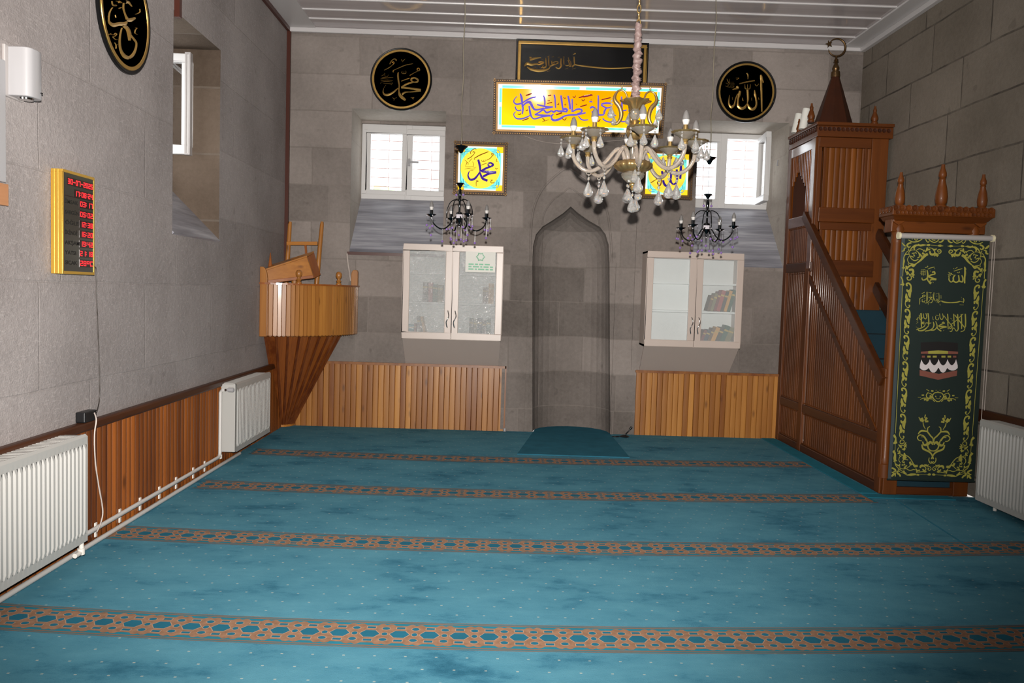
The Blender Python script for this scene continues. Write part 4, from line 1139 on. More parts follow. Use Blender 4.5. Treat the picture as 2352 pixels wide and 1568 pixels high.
m = mb(); ztop2 = zt_-.05; m.tube([(XP, .2, zu), (XP, yR-.03, zu), (XP, yR-.008, zu+.008), (XP, yR, zu+.03), (XP, yR, ztop2-.02), (XP+.006, yR+.008, ztop2-.004), (XP+.02, y2a-.05, ztop2)], .013, 10); m.build('tube', MAT['grey_pipe'], pu, smooth=60)
m = mb(); m.lathe([(.017,0),(.017,.03)], (XP, yR, zu-.014), 12); m.build('elbow', MAT['pipe'], pu, smooth=40)
for x in (476, 450, 411, 373, 329, 283, 228):
    y = onX(x, 1100+(411-x)*.62, XP).y; m = mb(); m.box(-L+.026, XP-.0145, y-.011, y+.011, zl_+.004, zu+.022); m.build('pipe_clip', MAT['pipe'], pu, bevel=.003)
pl = thing('heating_pipe', (XP, yR, zl_), 'lower grey white heating pipe running just above the carpet along the left wall', 'pipe', 'heating pipes')
m = mb(); m.tube([(XP+.012, .2, zl_), (XP+.012, y2a+.4, zl_)], .013, 10); m.build('tube', MAT['grey_pipe'], pl, smooth=60)

# ================================================================= PRAYER TIME CLOCK
XCk = -L+.06
k4 = [onX(x, y, XCk) for x, y in ((146,389),(219,407),(141,629),(216,631))]
ya, yb_ = (k4[0].y+k4[2].y)/2, (k4[1].y+k4[3].y)/2; zc1, zc0 = (k4[0].z+k4[1].z)/2, (k4[2].z+k4[3].z)/2
ck = thing('prayer_time_clock', (-L, (ya+yb_)/2, zc0), 'tall gold framed digital prayer clock with red digits on the left wall', 'clock')
PK = lambda u, z, q: Vector((XCk+q, u, z))
m = mb(); m.box(-L+.002, XCk-.004, ya+.004, yb_-.004, zc0+.004, zc1-.004); frame_bars(m, lambda u, z, q: Vector((-L+.004+q*1, u, z)), ya, yb_, zc0, zc1, .014, .056)
for q in (.018, .036): m.box(-L+q, -L+q+.006, ya-.003, ya, zc0, zc1)
m.build('frame', MAT['clock_gold'], ck, bevel=.002)
m = mb(); m.box(XCk-.004, XCk-.001, ya+.014, yb_-.014, zc0+.014, zc1-.014); m.build('screen', MAT['clock_screen'], ck)
Wk, Hk = yb_-ya, zc1-zc0
SEG = {'0':'abcdef','1':'bc','2':'abged','3':'abgcd','4':'fgbc','5':'afgcd','6':'afgedc','7':'abc','8':'abcdefg','9':'abcdfg','C':'afed','o':'abgf','-':'g'}
def seg(m, ch, u, z, w, h):
    tk = h*.19; X = XCk+.0006
    def bx(a, b, c, d): m.obox(((X), (a+b)/2, (c+d)/2), (.0004,0,0), (0,(b-a)/2,0), (0,0,(d-c)/2))
    for s in SEG.get(ch, ''):
        if s == 'a': bx(u, u+w, z+h-tk, z+h)
        elif s == 'g': bx(u, u+w, z+h/2-tk/2, z+h/2+tk/2)
        elif s == 'd': bx(u, u+w, z, z+tk)
        elif s == 'f': bx(u, u+tk, z+h/2, z+h)
        elif s == 'b': bx(u+w-tk, u+w, z+h/2, z+h)
        elif s == 'e': bx(u, u+tk, z, z+h/2)
        elif s == 'c': bx(u+w-tk, u+w, z, z+h/2)
    if ch in ':.': 
        for q in ((.28, .68) if ch == ':' else (.05,)): bx(u, u+tk, z+h*q, z+h*q+tk)
rows = [(.092,'30-07-2025',.16,.93,''), (.195,'17:08:24',.36,.93,''), (.287,'03:17',.53,.93,'İMSAK'), (.388,'05:02',.53,.93,'SABGÜN'), (.488,'12:38',.53,.93,'ÖĞLE'), (.585,'16:20',.53,.93,'İKİNDİ'), (.682,'19:42',.53,.93,'AKŞAM'), (.778,'21:18',.53,.93,'YATSI'), (.875,'28oC',.53,.93,'SICAK')]
mw = mb()
for f, s, a, b, lab in rows:
    z = zc1-Hk*(f+.012); h = Hk*.052; ua, ub = ya+Wk*a, ya+Wk*b
    mw.box(XCk-.001, XCk, ua-Wk*.02, ub+Wk*.02, z-h*.72, z+h*.72)
    wts = [.45 if c in ':.' else 1 for c in s]; tot = sum(wts)+.28*(len(s)-1); cw = (ub-ua)/tot; u = ua
    dm = mb()
    for c, q in zip(s, wts): seg(dm, c, u, z-h/2, cw*q, h); u += cw*(q+.28)
    dm.build('digit_row', MAT['led'], ck)
    mt = mb()
    if lab: text_mesh(mt, lab, Hk*.052, (XCk-.001, ya+Wk*.08, z-h*.36), (0,1/(.62*len(lab))*Wk*.40/(Hk*.052),0), (0,0,1), (1,0,0), lift=.0006, bold=.0006); mt.build('row_label', MAT['clock_ink'], ck)
mw.box(XCk-.001, XCk-.0003, ya+Wk*.06, yb_-Wk*.05, zc1-Hk*.25, zc1-Hk*.243)
mw.build('digit_window', MAT['clock_dark'], ck);
# its lead, plug adapter and the white lead below
def wire(name, pts, r, mat, label):
    m = mb(); m.tube(crv(pts, 6), r, 6); o = m.build(name, MAT[mat], smooth=60); return tag(o, label, 'cable')
X1 = -L+.008
wire('clock_cable', [onX(x, y, X1) for x, y in ((217,612),(221,622),(222,680),(225,760),(228,830),(229,880),(228,920))]+[onX(222, 945, -L+.062)], .003, 'cable_dark', 'thin dark lead hanging from the prayer clock down the left wall')
a, b = onX(184, 944, -L+.03), onX(212, 958, -L+.03)
m = mb(); m.box(-L+.004, -L+.055, a.y, b.y, ZW, ZW+.055); ad = thing('power_adapter', (-L, a.y, ZW), 'small black power adapter lying on the left wall cap rail', 'adapter'); m.build('case', MAT['black_plastic'], ad, bevel=.006)
m = mb(); m.box(-L+.018, -L+.034, b.y, b.y+.025, ZW+.018, ZW+.034); m.build('plug', MAT['black_plastic'], ad, bevel=.003)
X2 = -L+.082
wire('white_lead', [onX(x, y, X2) for x, y in ((217,948),(221,965),(217,1000),(219,1060),(226,1110),(234,1155),(236,1180),(230,1205),(222,1222))], .0038, 'cable_white', 'white lead hanging in front of the ribbed panelling below the adapter')

# ================================================================= WALL FITTINGS, FAR LEFT
t = thing('scent_dispenser', (-L, 3.70, onX(60, 230, -L+.1).z), 'white wall dispenser with a rounded front at the upper left', 'dispenser')
zd1, zd0 = onX(60, 107, -L+.09).z, onX(70, 224, -L+.09).z
m = mb(); pf = [(-L+.012, 3.645), (-L+.075, 3.645)]+[(-L+.108-.033*(1-math.sin(a)), 3.645+.033*(1-math.cos(a))+.0) for a in [PI/2*i/6 for i in range(1, 7)]]+[(-L+.112, 3.70), (-L+.105, 3.742), (-L+.09, 3.757), (-L+.012, 3.757)]
m.prism([(x, y, zd0) for x, y in pf], (0,0,1), zd1-zd0); m.build('shell', MAT['white_plastic'], t, smooth=40, bevel=.004)
m = mb(); m.box(-L, -L+.014, 3.625, 3.765, zd0-.006, zd1+.004); m.build('wall_plate', MAT['rail_grey'], t, bevel=.003)
m = mb(); m.lathe([(.0,.0),(.03,0),(.032,.008),(.0,.008)], (-L+.06, 3.70, zd0-.008), 20); m.build('nozzle_lens', MAT['chrome'], t, smooth=40)
m = mb(); m.box(-L+.095, -L+.1135, 3.73, 3.738, zd0+.028, zd0+.034); m.build('button', MAT['black_plastic'], t)
m = mb(); m.box(-L, -L+.022, 3.50, onX(13, 300, -L+.02).y, onX(8, 420, -L).z, onX(8, 142, -L).z)
tag(m.build('cable_trunking', MAT['white_plastic'], bevel=.003), 'white plastic cable trunking below the dispenser at the far left edge', 'trunking')
m = mb(); m.box(-L, -L+.03, 3.38, onX(20, 440, -L+.03).y, onX(8, 471, -L+.03).z, onX(8, 421, -L+.03).z)
MAT['board'] = wood('light_brown_board', rgb(140,92,60), rgb(190,138,98), 'y', .5, knots=False, coat=0)
tag(m.build('wooden_board', MAT['board'], bevel=.002), 'small brown wooden board end under the white trunking at the left edge', 'board')

# ================================================================= CORNER PULPIT
pa, pb_ = .73, .83
EL = lambda th, s=1.0: Vector((-L+pa*s*math.sin(th), D-pb_*s*math.cos(th), 0))
zt2 = onY(690, 655, 7.64).z; zb3 = onY(690, 772, 7.64).z
pu = thing('corner_pulpit', (-L+.05, D-.05, 0), 'honey pine preacher pulpit with a fluted drum in the back left corner', 'pulpit')
m = mb(); n = 32
# even spacing along the curve
ths = [PI/2*i/400 for i in range(401)]; cum = [0]
for i in range(400): cum.append(cum[-1]+(EL(ths[i+1])-EL(ths[i])).length)
def th_at(f):
    for i in range(400):
        if cum[i+1] >= f*cum[-1]: return ths[i+1]
    return PI/2
cut = [0]+[th_at(i/n) for i in range(1, n+1)]
for i in range(n):
    A, B = EL(cut[i]), EL(cut[i+1]); nn = Vector((B.y-A.y, -(B.x-A.x))); nn = nn if nn.dot(Vector((1,-1))) > 0 else -nn
    planks(m, (A.x, A.y), (B.x, B.y), nn, zb3, zt2, (B-A).length, .0, .012, lambda: random.triangular(.35, .75, .58), scallop=True)
m.build('drum_boards', MAT['pine'], pu)
m = mb(); ring = [EL(PI/2*i/24, .985) for i in range(25)]; m.prism([Vector((-L+.003, D-.003, zb3+.03))]+[Vector((p.x, p.y, zb3+.03)) for p in ring], (0,0,1), .02); m.build('platform', MAT['pine_x'], pu)
m = mb()
for i in range(24):
    a, b = EL(PI/2*i/24, 1.035), EL(PI/2*(i+1)/24, 1.035); c2, d2 = EL(PI/2*(i+1)/24, .95), EL(PI/2*i/24, .95)
    m.prism([Vector((q.x, q.y, zt2)) for q in (a, b, c2, d2)], (0,0,1), .016)
m.build('top_rail', MAT['pine_red'], pu)
m = mb(); nf = 9
for i in range(nf):
    m.tone = random.choice((.15, .3, .42, .6, .35))
    t0, t1 = PI/2*i/nf, PI/2*(i+1)/nf
    a, b, c2, d2 = EL(t0, .84), EL(t1, .84), EL(t1, .15), EL(t0, .15)
    m.prism([Vector((a.x, a.y, zb3+.035)), Vector((b.x, b.y, zb3+.035)), Vector((c2.x, c2.y, .02)), Vector((d2.x, d2.y, .02))], (-1, 1, 0), .02)
    m.tone = .1; m.bar(Vector((a.x, a.y, zb3+.03)), Vector((d2.x, d2.y, .02)), .022, .012, (1,-1,-.5))
m.build('tapered_base', MAT['pine_red'], pu)
m = mb(); m.tone = .5; m.prism([Vector((-L, D, .002))]+[Vector((EL(PI/2*i/8, .17).x, EL(PI/2*i/8, .17).y, .002)) for i in range(9)], (0,0,1), .022); m.build('foot', MAT['pine_x'], pu)
zsb = onY(598, 612, D-pb_).z
m = mb(); xs = -L+.07; yb4 = D-pb_-.02
pf = [(-L+.002, zb3), (xs, zb3), (xs, zsb-.10), (xs-.008, zsb-.05), (xs-.022, zsb-.015), (xs-.04, zsb), (-L+.002, zsb)]
m.prism([(x, yb4, z) for x, z in pf], (0,1,0), .03); m.build('side_board', MAT['pine'], pu, bevel=.004)
xe = -L+pa; ze = onY(815, 620, D-.03).z
m = mb(); m.prism([(x, D-.07, z) for x, z in ((xe-.05, zt2), (xe+.015, zt2), (xe+.015, ze-.02), (xe+.005, ze), (xe-.03, ze), (xe-.045, ze-.02), (xe-.05, ze-.05))], (0,1,0), .066); m.build('end_board', MAT['pine'], pu, bevel=.004)
for px_ in (686, 778):
    th = min(ths, key=lambda q: abs(proj(Vector((EL(q, .985).x, EL(q, .985).y, zt2)))[0]-px_)); p = EL(th, .985)
    m = mb(); m.lathe([(.026,0),(.026,.012),(.016,.02),(.026,.034),(.016,.046),(.014,.055),(.024,.065),(.031,.085),(.029,.105),(.018,.122),(0,.126)], (p.x, p.y, zt2+.016), 18); m.build('ball_finial', MAT['pine'], pu, smooth=60)
m = mb(); p = onY(617, 612, D-.62); q = onY(619, 580, D-.62); m.lathe([(.024,0),(.02,.05),(.003,(q.z-p.z)+.05),(0,(q.z-p.z)+.052)], (max(p.x, -L+.03), p.y, p.z-.05), 10); m.tube([(max(p.x, -L+.03), p.y, zb3+.05), (max(p.x, -L+.03), p.y, p.z-.05)], .02, 8); m.build('spire_post', MAT['pine_red'], pu, smooth=50)
# sloped book stand behind the rim
Yb = 7.66
fr = [onY(x, y, q) for x, y, q in ((609,621,7.52),(705,590,7.68),(721,638,7.68),(614,650,7.52))]
bs = thing('book_stand', (sum((q.x for q in fr))/4, Yb+.1, zt2-.02), 'tilted honey pine book stand box inside the corner pulpit', 'book stand')
m = mb(); m.prism(fr, (0.02,1,.0), .03); m.build('face_board', MAT['pine_x'], bs, bevel=.004)
m = mb(); m.prism([fr[1]+Vector((0,.03,0)), fr[1]+Vector((.03,.15,.05)), fr[2]+Vector((.03,.15,.035)), fr[2]+Vector((0,.03,0))], (-1,0,0), .02); m.build('end_board', MAT['pine_red'], bs)
m = mb(); m.prism([fr[0]+Vector((0,.03,0)), fr[0]+Vector((.03,.15,.05)), fr[3]+Vector((.03,.15,.035)), fr[3]+Vector((0,.03,0))], (1,0,0), .02); m.build('end_board', MAT['pine_red'], bs)
m = mb(); m.prism([fr[0], fr[1], fr[1]+Vector((.03,.15,.05)), fr[0]+Vector((.03,.15,.05))], (0,0,1), .014); m.build('lid', MAT['pine_x'], bs)
m = mb(); m.bar(fr[3]+Vector((0,-.0,.012)), fr[2]+Vector((0,-.0,.012)), .03, .014, (0,-1,0)); m.build('ledge', MAT['pine_red'], bs, bevel=.003)
m = mb(); cx_ = (fr[2].x+fr[3].x)/2; m.tube([(cx_, Yb+.06, zb3+.052), (cx_, Yb+.06, zt2+.06)], .025, 8); m.build('post', MAT['pine'], bs)
# chair standing in the pulpit
Yk = 8.13
T1, T2 = onY(667, 509, Yk), onY(740, 509, Yk); B1, B2 = onY(650, 606, Yk-.03), onY(727, 652, Yk-.05)
zf = zb3+.053
ch = thing('wooden_chair', ((T1.x+T2.x)/2, Yk-.2, zf), 'wooden chair with an open ladder back standing inside the corner pulpit', 'chair')
for T, B in ((T1, B1), (T2, B2)):
    s = (B-T).normalized(); k2 = (zf+.0-T.z)/s.z; e = T+s*k2; e.x = max(e.x, -L+.05)
    m = mb(); m.tube([T, T+s*.03, T+(e-T)*.5, e], [.014, .020, .025, .021], 8); m.build('back_post', MAT['pine'], ch, smooth=50)
    m = mb(); xf = max(-L+.06, B.x); m.tube([(xf, Yk-.25, zf), (xf, Yk-.25, zf+.36)], [.018, .022], 8); m.build('leg', MAT['pine'], ch, smooth=50)
ra, rb = onY(659, 559, Yk-.02), onY(730, 559, Yk-.02)
m = mb(); m.bar(ra, rb, .036, .02, (0,-1,0)); m.build('back_rail', MAT['pine_x'], ch, bevel=.003)
m = mb(); m.bar(onY(702, 562, Yk-.03), onY(705, 598, Yk-.05), .022, .008, (0,-1,0)); m.build('strap', MAT['pine_red'], ch)
m = mb(); m.box(max(-L+.04, B1.x-.03), B2.x+.02, Yk-.27, Yk-.03, zf+.36, zf+.39); m.build('seat', MAT['pine_x'], ch, bevel=.006)
m = mb(); m.tube(crv([onY(797, 582, D-.03), onY(799, 605, D-.04), onY(803, 628, D-.04), onY(805, 645, D-.04)], 4), .008, 6); tag(m.build('pale_strap', MAT['cable_white'], smooth=60), 'pale strap hanging behind the right end of the corner pulpit', 'strap')
# ================================================================= MINBAR (stepped pulpit, right corner)
mn = thing('minbar', ((M+R)/2, (MF+D)/2, 0), 'tall varnished red brown wooden minbar with steps and a pointed spire in the right corner', 'minbar')
NX = Vector((-1, 0, 0)); NY = Vector((0, -1, 0))
pX = lambda x, y: onX(x, y, M)
rt, rb_ = pX(1857, 492), pX(2018, 829)
slope = (rb_.z-rt.z)/(rb_.y-rt.y); railz = lambda y: rt.z+slope*(y-rt.y)
ztop = onY(1940, 317, TY).z                                  # underside of the tower cornice
tn = lambda: random.uniform(.3, .6)
zsr = pX(1826, 508).z                                        # rail below the arched opening
def sideboard(name, pts, w, th=.022, mat='mahog', par=None):
    m = mb(); m.tone = .35
    for (a, b) in zip(pts, pts[1:]): m.bar(a, b, w, th, NX)
    return m.build(name, MAT[mat], par or mn, bevel=.006)
Vy = lambda y, z: Vector((M+.012, y, z))
ymid = pX(1842, 900).y
# boarding of the stair side and of the tower side
m = mb(); planks(m, (M+.014, MF+.05), (M+.014, TY-.005), (-1,0), .03, lambda t: railz(MF+.05+t*(TY-.005-MF-.05))-.03, .046, .0012, .008, tn)
m.add([(M+.03, MF+.05, .0), (M+.03, TY, .0), (M+.03, TY, railz(TY)-.03), (M+.03, MF+.05, railz(MF+.05)-.03)], [(0,1,2,3)]); m.build('stair_side_boarding', MAT['mahog'], mn)
m = mb(); planks(m, (M+.014, TY+.02), (M+.014, D-.02), (-1,0), .03, zsr, .046, .0012, .008, tn)
m.build('tower_side_boarding', MAT['mahog'], mn)
# framing boards
sideboard('handrail', [Vy(rt.y+.05, railz(rt.y+.05)-.045), Vy(MF+.03, railz(MF+.03)-.045)], .085, .05, 'mahog_y')
d1, d2 = pX(1848, 614), pX(2008, 990)
sideboard('diagonal_board', [Vy(d1.y, d1.z), Vy(d2.y, d2.z)], .06, .018, 'mahog_y')
h1, h2 = pX(1838, 938), pX(2007, 998); hz = (h1.z+h2.z)/2
sideboard('cross_rail', [Vy(D-.05, hz), Vy(MF+.03, hz)], .075, .022, 'mahog_y')
sideboard('base_board', [Vy(D-.03, .035), Vy(MF+.02, .035)], .07, .023, 'mahog_y')
sideboard('stile', [Vy(ymid, .0), Vy(ymid, d1.z+.02)], .09, .027)
sideboard('stile', [Vy(D-.045, .0), Vy(D-.045, ztop)], .085, .027)
sideboard('stile', [Vy(MF+.05, .0), Vy(MF+.05, railz(MF+.05)+.04)], .085, .027)
sideboard('stile', [Vy(TY+.045, d1.z-.02), Vy(TY+.045, ztop)], .09, .030, 'mahog_gloss')
r2z = pX(1825, 616).z
sideboard('cross_rail', [Vy(D-.08, zsr-.02), Vy(TY+.08, zsr-.02)], .10, .026, 'mahog_gloss')
sideboard('cross_rail', [Vy(D-.08, r2z), Vy(TY-.02, r2z)], .09, .026, 'mahog_y')
sideboard('cross_rail', [Vy(D-.08, ztop-.05), Vy(TY+.08, ztop-.05)], .09, .026, 'mahog_gloss')
# fine beads that catch the light along the panel edges
m = mb(); X0 = M+.002
def bead(*pts): m.tube([Vector((X0, y, z)) for y, z in pts], .006, 6)
bead((D-.09, hz+.05), (D-.09, r2z-.06), (ymid+.05, r2z-.06), (ymid+.05, hz+.05), (D-.09, hz+.05))
bead((D-.09, .08), (D-.09, hz-.05), (ymid+.05, hz-.05), (ymid+.05, .08), (D-.09, .08))
bead((MF+.10, .08), (MF+.10, hz-.05), (ymid-.05, hz-.05), (ymid-.05, .08), (MF+.10, .08))
bead((MF+.13, hz+.05), (ymid-.05, hz+.05), (ymid-.05, d1.z-.12), (MF+.13, hz+.05))
bead((D-.09, r2z+.05), (D-.09, zsr-.08), (TY+.09, zsr-.08), (TY+.09, r2z+.05), (D-.09, r2z+.05))
m.build('panel_beads', MAT['mahog'], mn, smooth=60)
# tower side with a pointed opening
ya0, ya1 = pX(1849, 440).y, pX(1817, 440).y; za0, za1 = zsr+.03, pX(1833, 396).z; ym2 = (ya0+ya1)/2
arch = [(ya0, za0)]+[(ya0+(ym2-ya0)*(1-math.cos(PI/2*i/6))*1.0, za1-.16+.16*math.sin(PI/2*i/6)) for i in range(7)]+[(ya1+(ym2-ya1)*(1-math.cos(PI/2*i/6)), za1-.16+.16*math.sin(PI/2*i/6)) for i in range(5, -1, -1)]+[(ya1, za0)]
V, Fc = fill_holes([(TY+.02, zsr), (D-.02, zsr), (D-.02, ztop), (TY+.02, ztop)], [arch], lambda a, b: Vector((M+.016, a, b)))
m = mb(); m.add(V, Fc); ap = m.build('arched_panel', MAT['mahog_gloss'], mn, solid=.014); ap.modifiers['solid'].offset = 0
m = mb(); y = TY+.09
while y < D-.09:
    inside = ya0-.01 < y < ya1+.01
    zlo = za1+.01-abs(y-ym2)*.9 if inside else zsr+.06
    m.tone = random.random()*.5+.3; m.tube([(M+.004, y, zlo), (M+.004, y, ztop-.09)], .011, 6); y += .042
m.build('reeded_slats', MAT['mahog_gloss'], mn, smooth=60)
# tower: front boarding, posts and rails, far side and back
pY = lambda x, y: onY(x, y, TY)
zplat = pY(1985, 712).z
xt1 = R-.035
m = mb(); planks(m, (M+.06, TY+.02), (xt1-.03, TY+.02), (0,-1), zplat, ztop, .050, .005, .010, tn); m.build('tower_front_boarding', MAT['mahog_light'], mn)
m = mb(); m.box(xt1-.02, xt1, TY+.05, D-.02, zplat-.1, ztop); m.build('tower_far_side', MAT['mahog_dk'], mn)
m = mb(); m.box(M+.03, xt1, D-.03, D-.012, zplat-.1, ztop); m.build('tower_back', MAT['mahog_dk'], mn)
def fbar(name, x0, x1, ya_, yb2, th=.025, mat='mahog_x', tone=.4):
    a, b = pY(x0, (ya_+yb2)/2), pY(x1, (ya_+yb2)/2); z1, z0 = pY((x0+x1)/2, ya_).z, pY((x0+x1)/2, yb2).z
    m = mb(); m.tone = tone; m.box(a.x, min(b.x, xt1), TY-th, TY+.012, z0, z1); return m.build(name, MAT[mat], mn, bevel=.005)
m = mb(); m.tone = .5; m.box(M+.002, pY(1884, 420).x, TY-.012, TY+.05, railz(TY)-.1, ztop); m.build('tower_post', MAT['mahog'], mn, bevel=.005)
m = mb(); m.tone = .5; m.box(pY(1997, 420).x, xt1, TY-.012, TY+.05, zplat-.25, ztop); m.build('tower_post', MAT['mahog'], mn, bevel=.005)
fbar('tower_rail', 1880, 2000, 318, 341); fbar('tower_rail', 1876, 2004, 479, 512, .04); fbar('tower_rail', 1880, 2000, 512, 530, .015)
fbar('tower_rail', 1895, 2002, 599, 636, .035, tone=.25)
m = mb()
for x in (1892, 1986):
    a = pY(x, 400); m.tone = .45; m.box(a.x-.012, a.x+.012, TY-.012, TY+.01, pY(x, 600).z, pY(x, 335).z)
m.build('panel_edging', MAT['mahog'], mn, bevel=.003)
# cornice with a scalloped carved band
zc0_ = ztop; zc1_ = pY(1945, 284).z
m = mb(); m.tone = .4; m.box(M-.02, R-.006, TY-.03, D-.01, zc0_, zc1_-.03); m.box(M-.035, R-.004, TY-.045, D-.01, zc1_-.03, zc1_); m.build('tower_cornice', MAT['mahog_x'], mn, bevel=.006)
def scallops(m, A, B, n, z, r, th=.014):
    A, B, n = Vector(A), Vector(B), Vector(n); cnt = max(2, round((B-A).length/(2.1*r)))
    for i in range(cnt):
        p = A+(B-A)*((i+.5)/cnt); m.tone = random.random()*.4+.2
        m.lathe([(0,0),(r,0),(r*.95,th),(r*.55,th*.7),(r*.45,th*1.2),(0,th*1.3)], Vector((p.x, p.y, z)), 10, ax=n)
m = mb(); scallops(m, (M-.02, TY-.02, 0), (M-.02, D-.03, 0), (-1,0,0), zc1_-.06, .026, .010); scallops(m, (M-.01, TY-.03, 0), (R-.03, TY-.03, 0), (0,-1,0), zc1_-.06, .020, .006)
m.build('carved_band', MAT['mahog_dk'], mn)
# spire with its crescent
Ysp = (TY+D)/2+.02
apx = onY(1912, 178, Ysp); bs_ = onY(1913, 285, Ysp); bl_, br_ = onY(1868, 285, Ysp), onY(1957, 285, Ysp)
rsp = (br_.x-bl_.x)/2*1.04; xs_ = bs_.x
m = mb(); m.tone = .35; m.lathe([(rsp,zc1_-apx.z),(rsp*.97,zc1_-apx.z+.03),(.042,-.01),(.04,0)], (xs_, Ysp, apx.z), 8, ph=PI/8); m.build('spire', MAT['mahog_dk'], mn, bevel=.003)
zcr = min(onY(1904, 96, Ysp).z, H-.12); sc_ = (zcr-.082-apx.z)/.26
m = mb(); m.lathe([(.042,0),(.044,.03*sc_),(.040,.07*sc_),(.022,.072*sc_),(.032,.10*sc_),(.034,.115*sc_),(.020,.16*sc_),(.014,.18*sc_),(.026,.19*sc_),(.014,.205*sc_),(.022,.215*sc_),(.012,.23*sc_),(.012,.262*sc_)], (xs_, Ysp, apx.z-.002), 18); m.build('spire_finial', MAT['bronze'], mn, smooth=60)
m = mb(); Rc = .082; N_ = 28
pts = []; rad = []
for i in range(N_+1):
    a = math.radians(165)-math.radians(330)*i/N_ ; q = abs(i/N_-.5)*2
    pts.append(Vector((xs_+Rc*math.cos(a), Ysp+.0*math.sin(a), zcr+Rc*math.sin(a)))); rad.append(.0035+.0075*(1-q**1.5))
m.tube(pts, rad, 8); m.build('crescent', MAT['bronze'], mn, smooth=60)
m = mb(); st = []
for i in range(10):
    a = PI/2+PI*i/5+.3; rr_ = .036 if i % 2 == 0 else .014
    st.append(Vector((xs_-Rc+.005+rr_*math.cos(a), Ysp-.004, zcr+.03+rr_*math.sin(a))))
m.prism(st, (0,1,0), .008); m.build('star', MAT['bronze'], mn)
FIN = [(.030,0),(.034,.012),(.026,.026),(.024,.034),(.033,.05),(.034,.066),(.027,.09),(.016,.125),(.014,.135),(.018,.15),(.013,.165),(.009,.18),(.009,.195),(0,.197)]
def finial(x, y, z, h, s=1.0, prof=FIN, mat='mahog'):
    m = mb(); k2 = h/.197; m.tone = .55; m.lathe([(r*s, q*k2) for r, q in prof], (x, y, z), 16); m.build('finial', MAT[mat], mn, smooth=60)
finial(onY(1863, 270, TY+.0).x, TY+.0, zc1_, .17, .95); finial(onY(2014, 270, TY+.0).x-.02, TY+.0, zc1_, .165, .95); finial(M+.0, 8.07, zc1_, .14, .75)
# steps with dark carpet
ns = 7; y0, y1 = MF+.16, TY-.02
for i in range(ns):
    z = .10+(zplat-.10)*i/(ns-1); ya2 = y0+(y1-y0)*i/ns; yb3 = y0+(y1-y0)*(i+1)/ns
    if i == 0: ya2 = MF+.03
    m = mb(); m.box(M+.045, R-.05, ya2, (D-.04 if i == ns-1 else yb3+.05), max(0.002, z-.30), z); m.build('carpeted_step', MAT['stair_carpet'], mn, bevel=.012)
# far handrail
m = mb(); m.tone = .2; XR = R-.07
m.bar(Vector((XR, TY-.02, railz(TY)-.06)), Vector((XR, MF+.08, railz(MF+.08)-.06)), .10, .04, NX); m.bar(Vector((XR, TY-.02, railz(TY)-.55)), Vector((XR, MF+.3, max(.2, railz(MF+.3)-.55))), .10, .04, NX); m.build('far_handrail', MAT['mahog_y'], mn, bevel=.006)
# front portal
pF = lambda x, y: onY(x, y, MF)
xr_ = min(R-.05, pF(2240, 1120).x)
zlin0, zlin1 = pF(2150, 530).z, pF(2150, 512).z
colx = [pF(2048, 850).x+.0, xr_-.055]
for i, x in enumerate(colx):
    m = mb(); m.tone = .5; m.lathe([(.045,.0),(.045,.10),(.038,.105),(.04,.13),(.033,.15),(.033,zlin0-.22),(.04,zlin0-.20),(.033,zlin0-.18),(.05,zlin0-.12),(.04,zlin0-.08),(.03,zlin0-.06),(.05,zlin0)], (x, MF+.03, .12), 20); m.build('portal_column', MAT['mahog'], mn, smooth=50)
    m = mb(); m.tone = .45; a = x-.08 if i == 0 else x-.055; m.box(max(a, M), x+.08 if i == 0 else xr_, MF-.02, MF+.08, 0, .12); m.build('plinth', MAT['mahog'], mn, bevel=.005)
    m = mb(); m.tone = .45; m.box(max(x-.035, M), x+.05, MF+.045, MF+.075, .1, zlin0); m.build('portal_jamb', MAT['mahog'], mn, bevel=.004)
m = mb(); m.tone = .4; m.box(M, xr_, MF, MF+.03, 0.0, .055); m.build('threshold', MAT['mahog_x'], mn, bevel=.004)
xc0, xc1 = pF(2046, 520).x, min(R-.03, pF(2262, 520).x)
m = mb(); m.tone = .5; m.box(xc0, xc1, MF-.01, MF+.10, zlin0-.02, zlin1+.04); m.build('lintel', MAT['mahog_x'], mn, bevel=.006)
zk0, zk1 = onY(2160, 512, MF-.08).z, onY(2160, 474, MF-.08).z
xk0, xk1 = onY(2050, 500, MF-.08).x, min(R-.012, onY(2294, 500, MF-.08).x)
m = mb(); m.tone = .42
rg = [(.05, -.03, zlin1+.0), (.03, -.045, zlin1+.012), (.012, -.07, zlin1+.035), (.0, -.08, zlin1+.04), (.0, -.08, zk1-.012), (.008, -.072, zk1-.004)]
vs = []
for ins, dy, z in rg: vs += [(xk0+ins, MF+dy, z), (xk1-ins, MF+dy, z), (xk1-ins, MF+.14, z), (xk0+ins, MF+.14, z)]
n_ = len(rg); m.add(vs, [(3,2,1,0), (4*n_-4, 4*n_-3, 4*n_-2, 4*n_-1)]+[(4*i+q, 4*i+(q+1) % 4, 4*i+4+(q+1) % 4, 4*i+4+q) for i in range(n_-1) for q in range(4)])
m.build('portal_cornice', MAT['mahog_x'], mn, bevel=.004)
m = mb(); scallops(m, (xk0, MF-.08, 0), (xk1-.01, MF-.08, 0), (0,-1,0), zk1-.020, .022, .006); scallops(m, (xk0+.02, MF-.08, 0), (xk1-.03, MF-.08, 0), (0,-1,0), zk1-.055, .014, .005); m.build('carved_band', MAT['mahog_x'], mn)
m = mb(); scallops(m, (xk0, MF-.06, 0), (xk0, MF+.13, 0), (-1,0,0), zk1-.03, .022, .006)
m.build('carved_band', MAT['mahog_x'], mn)
